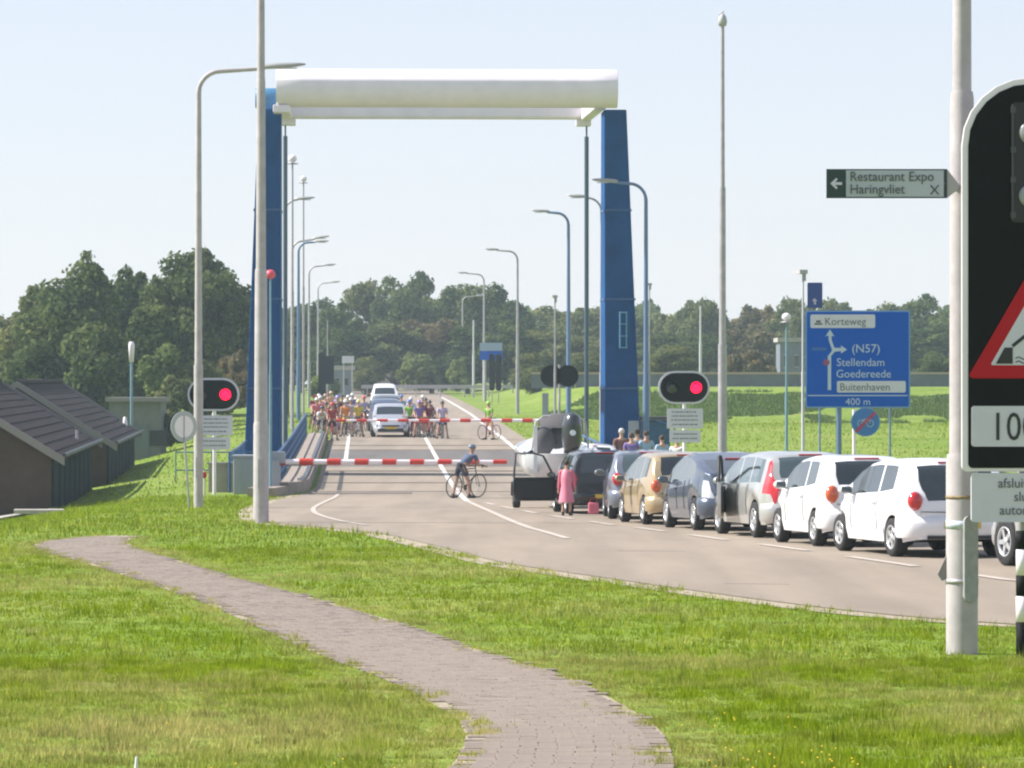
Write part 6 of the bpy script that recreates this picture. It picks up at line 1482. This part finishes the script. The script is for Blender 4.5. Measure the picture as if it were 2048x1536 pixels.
def body_mesh(J, nm):
    idx = {}; js = []; es = []
    def a(k, rx, ry=None): idx[k] = len(js); js.append((J[k], rx, ry or rx))
    a('pel', .135, .11); a('waist', .125, .095); a('chest', .155, .11); a('neck', .075, .07); a('nk2', .055); a('head', .078, .09); a('crown', .06, .07)
    for x, y in (('pel', 'waist'), ('waist', 'chest'), ('chest', 'neck'), ('neck', 'nk2'), ('nk2', 'head'), ('head', 'crown')): es.append((idx[x], idx[y]))
    for k in 'lr':
        a('sh' + k, .062); a('el' + k, .042); a('wr' + k, .028); a('pa' + k, .035, .02)
        a('hip' + k, .09); a('kn' + k, .058); a('an' + k, .04); a('toe' + k, .035, .028)
        es += [(idx['chest'], idx['sh' + k]), (idx['sh' + k], idx['el' + k]), (idx['el' + k], idx['wr' + k]), (idx['wr' + k], idx['pa' + k]), (idx['pel'], idx['hip' + k]), (idx['hip' + k], idx['kn' + k]), (idx['kn' + k], idx['an' + k]), (idx['an' + k], idx['toe' + k])]
    return skin(nm, js, es)
def top_mesh(J, long=False):
    js = [(J['pel'], .148, .122), (J['waist'], .142, .112), (J['chest'], .172, .128), (lerp(J['chest'], J['neck'], .75), .10, .085)]; es = [(0, 1), (1, 2), (2, 3)]
    for k in 'lr':
        i = len(js); js.append((J['sh' + k], .076)); e = J['el' + k]
        js.append((lerp(J['sh' + k], e, .62), .062)); es += [(2, i), (i, i + 1)]
        if long: js += [(e, .055), (lerp(e, J['wr' + k], .9), .042)]; es += [(i + 1, i + 2), (i + 2, i + 3)]
    return skin('top', js, es)
def short_mesh(J, long=False):
    js = [(lerp(J['pel'], J['waist'], .4), .145, .118), (J['pel'], .155, .13)]; es = [(0, 1)]
    for k in 'lr':
        i = len(js); js.append((J['hip' + k], .105)); js.append((lerp(J['hip' + k], J['kn' + k], .75), .080)); es += [(1, i), (i, i + 1)]
        if long: js += [(J['kn' + k], .070), (lerp(J['kn' + k], J['an' + k], .92), .055)]; es += [(i + 1, i + 2), (i + 2, i + 3)]
    return skin('shorts', js, es, root=1)
def fingers(J):
    mb = MB()
    for k, s in (('l', -1), ('r', 1)):
        w0, p0 = Vector(J['wr' + k]), Vector(J['pa' + k]); d_ = (p0 - w0).normalized(); sd_ = d_.cross(Vector((0, 0, 1))).normalized()
        dn = sd_.cross(d_).normalized()
        for q, L_ in ((-1.5, .055), (-.5, .065), (.5, .06), (1.5, .048)):
            a_ = p0 - d_ * .02 + sd_ * q * .017; b_ = a_ + d_ * L_ * .6; mb.tube([a_, b_, b_ + (d_ * .4 - dn * .8).normalized() * L_ * .5], [.010, .009, .007], 5)
        a_ = p0 - d_ * .04 - sd_ * .03 * s; mb.tube([a_, a_ + (d_ * .6 - sd_ * s * .6) .normalized()* .035, a_ + d_ * .05 - sd_ * s * .025], [.011, .010, .008], 5)
    return mb
POSES = {}
def get_pose(key):
    if key in POSES: return POSES[key]
    if key == 'astride': J = pose(16, .24, [(-.22, .42, 1.00), (.22, .42, 1.00)])
    elif key == 'astride_lean': J = pose(56, .26, [(-.22, .62, .90), (.22, .62, .90)], head=-18, step=.06)
    elif key == 'stand': J = pose(2, .11)
    elif key == 'stand_step': J = pose(4, .12, [(-.26, .16, .86), (.24, .22, 1.02)], step=.14)
    elif key == 'upright': J = pose(8, .22, [(-.23, .36, 1.02), (.24, .10, .86)])
    bm_ = body_mesh(J, 'body')
    fm = fingers(J)
    me = bpy.data.meshes.new('hands'); me.from_pydata(fm.v, [], fm.f)
    for p_ in me.polygons: p_.use_smooth = True
    POSES[key] = dict(J=J, body=bm_, top=top_mesh(J), ltop=top_mesh(J, True), shorts=short_mesh(J), trousers=short_mesh(J, True), hands=me)
    return POSES[key]
def omesh(nm, me, m, parent):
    o = bpy.data.objects.new(nm, me); COL.objects.link(o); o.parent = parent
    if not me.materials: me.materials.append(m)
    o.material_slots[0].link = 'OBJECT'; o.material_slots[0].material = m; return o
def person(key, loc, rz, topm, botm, label, skinm=None, helmet=None, hair=None, scale=1.0, group=None, longt=False, trousers=False, name='person'):
    Q = get_pose(key); J = Q['J']; t = thing(name, loc, rz, label, 'person', group); t.scale = (scale,) * 3
    sk = skinm or M_skin
    b = omesh('body', Q['body'], sk, t); omesh('hands', Q['hands'], sk, t)
    omesh('shirt', Q['ltop' if longt else 'top'], topm, t); omesh('trousers' if trousers else 'shorts', Q['trousers' if trousers else 'shorts'], botm, t)
    mb = MB()
    for k in 'lr':
        a_, to = Vector(J['an' + k]), Vector(J['toe' + k]); mb.tube([(a_.x, a_.y - .05, .045), (a_.x, a_.y + .06, .05), (to.x, to.y + .02, .036), (to.x, to.y + .06, .03)], [.042, .046, .042, .025], 8)
        mb.tube([(a_.x, a_.y, .03), (a_.x, a_.y, .12)], [.044, .046], 8)
    mb.build('shoes', M_shoe, t)
    h = Vector(J['head']); n_ = Vector(J['nk2']); up = (h - n_).normalized(); fw_ = Vector((0, 1, 0)) - up * up.y; fw_.normalize(); sd_ = Vector((1, 0, 0))
    rot = Matrix((sd_, fw_, up)).transposed()
    mb = MB(); mb.ell(h + fw_ * .095 - up * .005, (.012, .018, .022), 6, 5, rot)
    for s in (-1, 1): mb.ell(h + sd_ * s * .082 + up * .0, (.012, .02, .03), 6, 5, rot)
    mb.build('nose_and_ears', sk, t)
    mb = MB()
    for s in (-1, 1): mb.ell(h + sd_ * s * .032 + fw_ * .086 + up * .022, (.013, .008, .008), 6, 4, rot)
    mb.ell(h + fw_ * .086 - up * .045, (.026, .008, .006), 6, 4, rot); mb.build('eyes_and_mouth', M_hair, t)
    if helmet:
        mb = MB(); vs = []; c_ = h + up * .045 - fw_ * .012; nn, mm_ = 14, 6
        for i in range(mm_ + 1):
            th = R(95 * i / mm_)
            for k in range(nn): a = 2 * math.pi * k / nn; vs.append(c_ + rot @ Vector((.102 * math.sin(th) * math.cos(a), .130 * math.sin(th) * math.sin(a), .105 * math.cos(th))))
        mb.add(vs, [(i * nn + k, (i + 1) * nn + k, (i + 1) * nn + (k + 1) % nn, i * nn + (k + 1) % nn) for i in range(mm_) for k in range(nn)], True); mb.build('helmet', helmet, t)
    else:
        MB().ell(h + up * .035 - fw_ * .022, (.092, .100, .088), 12, 8, rot).build('hair', hair or M_hair, t)
    return t
# bicycle, facing +Y
BIKE = {}
def bike_parts():
    P_ = []
    for y in (-.50, .52):
        mb = MB(); n = 30; tr_ = .017; vs = []
        for i in range(n):
            a = 2 * math.pi * i / n
            for k in range(6): b = 2 * math.pi * k / 6; r_ = .325 + tr_ * math.cos(b); vs.append((tr_ * math.sin(b), y + r_ * math.cos(a), .342 + r_ * math.sin(a)))
        mb.add(vs, [(i * 6 + k, ((i + 1) % n) * 6 + k, ((i + 1) % n) * 6 + (k + 1) % 6, i * 6 + (k + 1) % 6) for i in range(n) for k in range(6)], True)
        sp = MB()
        for k in range(14): a = 2 * math.pi * k / 14; sp.tube([((-1) ** k * .02, y, .342), (0, y + .31 * math.cos(a), .342 + .31 * math.sin(a))], .0035, 3, caps=False)
        sp.lathe([(.0, -.03), (.022, -.03), (.022, .03), (0, .03)], (0, y, .342), 'x', 8)
        P_.append(('wheel', mb, sp))
    return P_
def make_bike(fm, label, group):
    t = thing('bicycle', (0, 0, 0), 0, label, 'bicycle', group)
    for nm, mb, sp in bike_parts(): w_ = mb.build('wheel', M_tyre, t); sp.build('spokes', M_galv, w_)
    mb = MB(); bb, st, hd1, hd0, ra, fa = (0, -.08, .30), (0, -.22, .82), (0, .36, .84), (0, .40, .68), (0, -.50, .342), (0, .52, .342)
    for a, b, r_ in ((bb, st, .016), (st, hd1, .015), (bb, hd0, .019), (hd1, hd0, .019)): mb.tube([a, b], r_, 6)
    for s in (-.045, .045):
        mb.tube([bb, (s, -.50, .342)], .009, 5); mb.tube([(0, -.21, .78), (s, -.50, .342)], .008, 5)
    mb.build('frame', fm, t)
    mb = MB()
    for s in (-.045, .045): mb.tube([(s * .6, .41, .66), (s, .45, .50), (s, .52, .342)], .011, 5)
    mb.build('fork', fm, t)
    mb = MB(); mb.tube([(0, -.22, .80), (0, -.25, .93)], .013, 6); mb.build('seat_post', M_galv, t)
    mb = MB(); mb.tube([(0, -.38, .95), (0, -.28, .945), (0, -.12, .93)], [.06, .05, .018], 8); mb.build('saddle', M_trim, t)
    mb = MB(); mb.tube([(0, .35, .84), (0, .34, .92), (0, .42, .95)], .014, 6); mb.tube([(-.23, .36, .87), (-.22, .50, .93), (-.2, .42, .955), (.2, .42, .955), (.22, .50, .93), (.23, .36, .87)], .013, 6); mb.build('handlebar', M_trim, t)
    mb = MB(); mb.lathe([(.0, .045), (.085, .045), (.085, .05), (0, .05)], (0, -.08, .30), 'x', 16); mb.tube([(.06, -.08, .30), (.06, -.02, .14)], .009, 5); mb.tube([(-.06, -.08, .30), (-.06, -.14, .46)], .009, 5); mb.box((.10, -.02, .14), (.09, .06, .02)); mb.box((-.10, -.14, .46), (.09, .06, .02)); mb.build('crank', M_dgrey, t)
    return t
def cloth(c, n=[0]):
    n[0] += 1; return mat('cloth_%d' % n[0], c, .8, var=.12, scale=6)
C_blue = cloth((.075, .10, .17)); C_dk = cloth((.025, .03, .05)); C_red = cloth((.36, .035, .035)); C_pink = cloth((.62, .16, .22)); C_purple = cloth((.20, .14, .42)); C_white = cloth((.70, .70, .72))
C_yel = cloth((.60, .50, .05)); C_org = cloth((.62, .22, .06)); C_lav = cloth((.45, .42, .62)); C_mar = cloth((.16, .03, .05)); C_grn = cloth((.20, .45, .05)); C_navy = cloth((.04, .06, .16)); C_lb = cloth((.30, .45, .62)); C_peach = cloth((.62, .34, .22)); C_brown = cloth((.20, .09, .07)); C_grey = cloth((.20, .21, .23))
# cyclist waiting alone on the near side
d = 113.8; x = lat(931, d); GC = 'cyclists waiting at the far barrier'
nb = make_bike(mat('frame_dark', (.06, .06, .07), .4), 'road bicycle held between the legs of the lone cyclist before the near barrier', None); nb.location = (x, d, P(d) + .018); nb.rotation_euler = (0, R(4), R(-42))
person('astride_lean', (x - .03, d - .02, P(d) + .018), R(-42), C_blue, C_dk, 'lone cyclist in blue grey jersey leaning over his handlebars in the road', M_skin2, helmet=mat('helmet_grey', (.16, .20, .26), .4))
# bottle on the frame
t = thing('water_bottle', (x + .03, d + .05, P(d) + .52), 0, 'orange yellow bottle on the frame of the lone bicycle', 'bottle'); MB().lathe([(0, 0), (.036, 0), (.036, .17), (.02, .2), (0, .2)], (0, 0, 0), 'z', 10).build('bottle_body', C_org, t)
proto_bikes = {}
def hash_of(s): return sum(ord(c) * (i + 3) for i, c in enumerate(s))
def cyc(px, gy, topm, botm, label, key='astride', helmet=None, rz=180, bikem=None, sc=1.0, bike=True, skinm=None, dx=0):
    # distance from the ground row
    ds = np.linspace(125, 330, 800); rows = HY + (ZC - Pn(ds)) / ds * F; d = float(ds[np.argmin(abs(rows - gy))])
    x = lat(px, d); z = P(d) + .018
    rz += (hash_of(label) % 31 - 15)
    person(key, (x, d, z), R(rz), topm, botm, label, skinm, helmet=helmet, scale=sc, group=GC)
    if bike:
        bm_ = bikem or M_dgrey; k = bm_.name
        if k not in proto_bikes:
            b = make_bike(bm_, 'bicycle of ' + 'the ' + label, 'bicycles waiting at the far barrier'); proto_bikes[k] = b
        else:
            b = copy_tree(proto_bikes[k])
        b.location = (x, d, z); b.rotation_euler = (0, 0, R(rz)); 
        L_ = label.replace(' standing astride', '').replace(' leaning on the bars', ''); b['label'] = 'bicycle under the ' + ' '.join(L_.split()[:11])
    return d
H = {k: mat('helmet_' + k, c, .35) for k, c in dict(white=(.75, .75, .75), purple=(.35, .25, .6), dark=(.05, .05, .06), green=(.35, .65, .08), red=(.55, .06, .05), yellow=(.7, .6, .1), blue=(.1, .2, .5), peach=(.6, .35, .25)).items()}
FR = [mat('frame_red', (.5, .04, .04), .4), mat('frame_dark', (.06, .06, .07), .4), mat('frame_white', (.7, .7, .7), .4), mat('frame_purple', (.4, .25, .5), .4)]
cyc(885, 878, C_lav, C_navy, 'rightmost cyclist of the group right of the silver saloon, in lavender', helmet=H['dark'], bikem=FR[1])
cyc(858, 876, C_mar, C_red, 'cyclist in maroon top and red shorts right of the silver saloon', helmet=H['dark'], bikem=FR[0])
cyc(838, 876, C_purple, C_red, 'cyclist in purple top with red shorts beside the silver saloon', helmet=H['purple'], bikem=FR[1])
cyc(850, 868, C_brown, C_red, 'cyclist in brown top half hidden in the right group', helmet=H['dark'], bikem=FR[0])
cyc(823, 866, C_lav, C_dk, 'cyclist with white helmet at the back of the right group', helmet=H['white'], bikem=FR[2])
cyc(820, 874, C_grn, C_dk, 'cyclist in green jersey touching the silver saloon', helmet=H['blue'], bikem=FR[3])
cyc(802, 858, C_lb, C_dk, 'cyclist in light blue behind the roof of the silver saloon', helmet=H['blue'], bikem=FR[1])
cyc(979, 880, C_grn, C_peach, 'cyclist with lime green helmet alone on the right side strip', key='upright', helmet=H['green'], bikem=FR[3], rz=150)
cyc(716, 874, C_yel, C_dk, 'cyclist in yellow just left of the silver saloon', helmet=H['yellow'], bikem=FR[2])
cyc(703, 868, C_lav, C_white, 'cyclist in pale lavender left of the silver saloon', helmet=H['white'], bikem=FR[3])
cyc(692, 874, C_org, C_yel, 'cyclist in orange with white helmet by the left edge line', helmet=H['white'], bikem=FR[1])
cyc(705, 854, C_purple, C_navy, 'cyclist in purple with white helmet beside the dark cars', helmet=H['white'], bikem=FR[1])
cyc(674, 868, C_mar, C_dk, 'tall cyclist in dark maroon with purple helmet in the left crowd', helmet=H['purple'], bikem=FR[1], sc=1.06)
cyc(664, 882, C_red, C_dk, 'cyclist in red top in front of the left crowd', helmet=H['red'], bikem=FR[0])
cyc(643, 878, C_white, C_dk, 'cyclist in white jersey at the front of the left crowd', helmet=H['dark'], bikem=FR[2], key='astride_lean')
cyc(634, 868, C_pink, C_dk, 'cyclist in pink at the left end of the crowd', helmet=H['white'], bikem=FR[3])
cyc(652, 856, C_peach, C_grey, 'cyclist in peach top in the middle of the left crowd', helmet=H['peach'], bikem=FR[1])
cyc(661, 848, C_peach, C_dk, 'cyclist in orange peach at the back of the left crowd', helmet=H['peach'], bikem=FR[1])
cyc(629, 858, C_red, C_navy, 'cyclist in red behind the pink one at the railing', helmet=H['red'], bikem=FR[0])
cyc(642, 862, C_pink, C_grey, 'cyclist in rose top between white and peach jerseys', helmet=H['white'], bikem=FR[2])
cyc(684, 858, C_grey, C_dk, 'cyclist in grey behind the orange one', helmet=H['dark'], bikem=FR[1])
cyc(727, 862, C_lav, C_red, 'cyclist in lilac squeezed beside the windscreen of the silver saloon', helmet=H['red'], bikem=FR[0])
more = [(867, 872, C_navy, C_dk, 'cyclist in navy between the maroon and lavender riders', 'astride_lean', 'dark', 1), (845, 862, C_dk, C_dk, 'cyclist in black at the back of the right group', 'astride', 'white', 1), (831, 870, C_red, C_dk, 'cyclist in dark red leaning beside the purple rider', 'astride_lean', 'dark', 0),
        (697, 860, C_dk, C_dk, 'cyclist in black between the orange and lavender riders', 'astride', 'white', 1), (668, 858, C_navy, C_dk, 'cyclist in navy just behind the tall maroon rider', 'astride_lean', 'purple', 1), (655, 870, C_mar, C_dk, 'cyclist in dark wine red between red and white jerseys', 'astride_lean', 'dark', 0),
        (638, 852, C_grey, C_dk, 'cyclist in grey at the back by the railing', 'astride', 'white', 1), (711, 864, C_navy, C_dk, 'cyclist in navy behind the yellow rider', 'astride_lean', 'blue', 1), (680, 870, C_dk, C_org, 'cyclist in black top with orange shorts near the edge line', 'astride_lean', 'dark', 3)]
for i_, (px, gy, a_, b_, lb, ky, hk, fk) in enumerate(more): cyc(px, gy, a_, b_, lb, key=ky, helmet=H[hk], bikem=FR[fk], rz=180 + (-14, 9, 20, -8, 16, -20, 5, 12, -10)[i_], sc=(.97, 1.02, .95, 1.0, .98, 1.03, .96, 1.0, .94)[i_])
# people at the right tower
GP = 'people standing by the right tower'
def ppl(px, d, key, topm, botm, label, rz, **k): return person(key, (lat(px, d), d, P(d) + .03 + k.pop('up', .0)), R(rz), topm, botm, label, group=GP, **k)
ppl(1243, 127, 'stand', C_brown, C_dk, 'white haired person in a brown and pink top by the right tower', 10, hair=mat('hair_white', (.6, .55, .55), .8), scale=1.06)
ppl(1263, 124, 'stand', C_purple, C_dk, 'person in blue violet shirt seen over the gold car roof', 0, scale=1.0)
ppl(1293, 125.5, 'stand_step', C_lb, C_navy, 'person in white and light blue shirt before the machinery housing', 20, scale=1.03)
ppl(1354, 119.5, 'stand', C_white, C_grey, 'person in a white shirt below the right red signal', -20, scale=.97)
ppl(1275, 131, 'stand', C_grey, C_dk, 'person in grey half hidden behind the two people in violet and light blue', -15, scale=1.0)
ppl(1325, 122, 'stand_step', C_lb, C_dk, 'person in pale blue between the machinery housing and the right red signal', 30, scale=.98)
# child in pink behind the black car
d = 87.6; x = lat(1133, d)
t = person('stand', (x, d, P(d) + .018), R(-10), C_pink, C_pink, 'child in a bright pink coat standing at the rear corner of the black car', hair=M_hair, scale=.70, longt=True)
mb = MB(); vs = []; nn = 14
for z, rx, ry in ((1.43, .08, .08), (1.38, .16, .12), (1.15, .185, .14), (.95, .165, .14), (.62, .22, .19), (.42, .25, .22)):
    for k in range(nn): a = 2 * math.pi * k / nn; vs.append((rx * math.cos(a), ry * math.sin(a), z))
mb.add(vs, [(i * nn + k, (i + 1) * nn + k, (i + 1) * nn + (k + 1) % nn, i * nn + (k + 1) % nn) for i in range(5) for k in range(nn)], True); mb.build('coat', mat('pink_coat', (.70, .22, .30), .5, var=.1), t)
t = thing('pink_bag', (lat(1187, 89.2), 89.2, P(89) + .018), 0, 'small pink bag on the road beside the rear wheel of the black car', 'bag')
MB().box((0, 0, .13), (.24, .14, .26)).build('bag_body', C_pink, t, bevel=.04); MB().tube([(-.08, 0, .25), (-.06, 0, .36), (.06, 0, .36), (.08, 0, .25)], .012, 5).build('handle', C_red, t)

# ------------------------------------------------------------------ air
HAZE = True
if HAZE:
    m = bpy.data.materials.new('haze'); m.use_nodes = True; n = m.node_tree
    for x in list(n.nodes): n.nodes.remove(x)
    out = n.nodes.new('ShaderNodeOutputMaterial'); pv = n.nodes.new('ShaderNodeVolumePrincipled'); pv.inputs['Color'].default_value = (.70, .84, 1, 1); pv.inputs['Density'].default_value = .00034; pv.inputs['Anisotropy'].default_value = .25
    n.links.new(pv.outputs[0], out.inputs['Volume'])
    mb = MB(); mb.bx(-1600, 1600, -60, 1600, ZC - 5.6, ZC + 14.5); o = mb.build('haze', m); tag(o, 'thin pale summer haze over the bridge', kind='stuff')
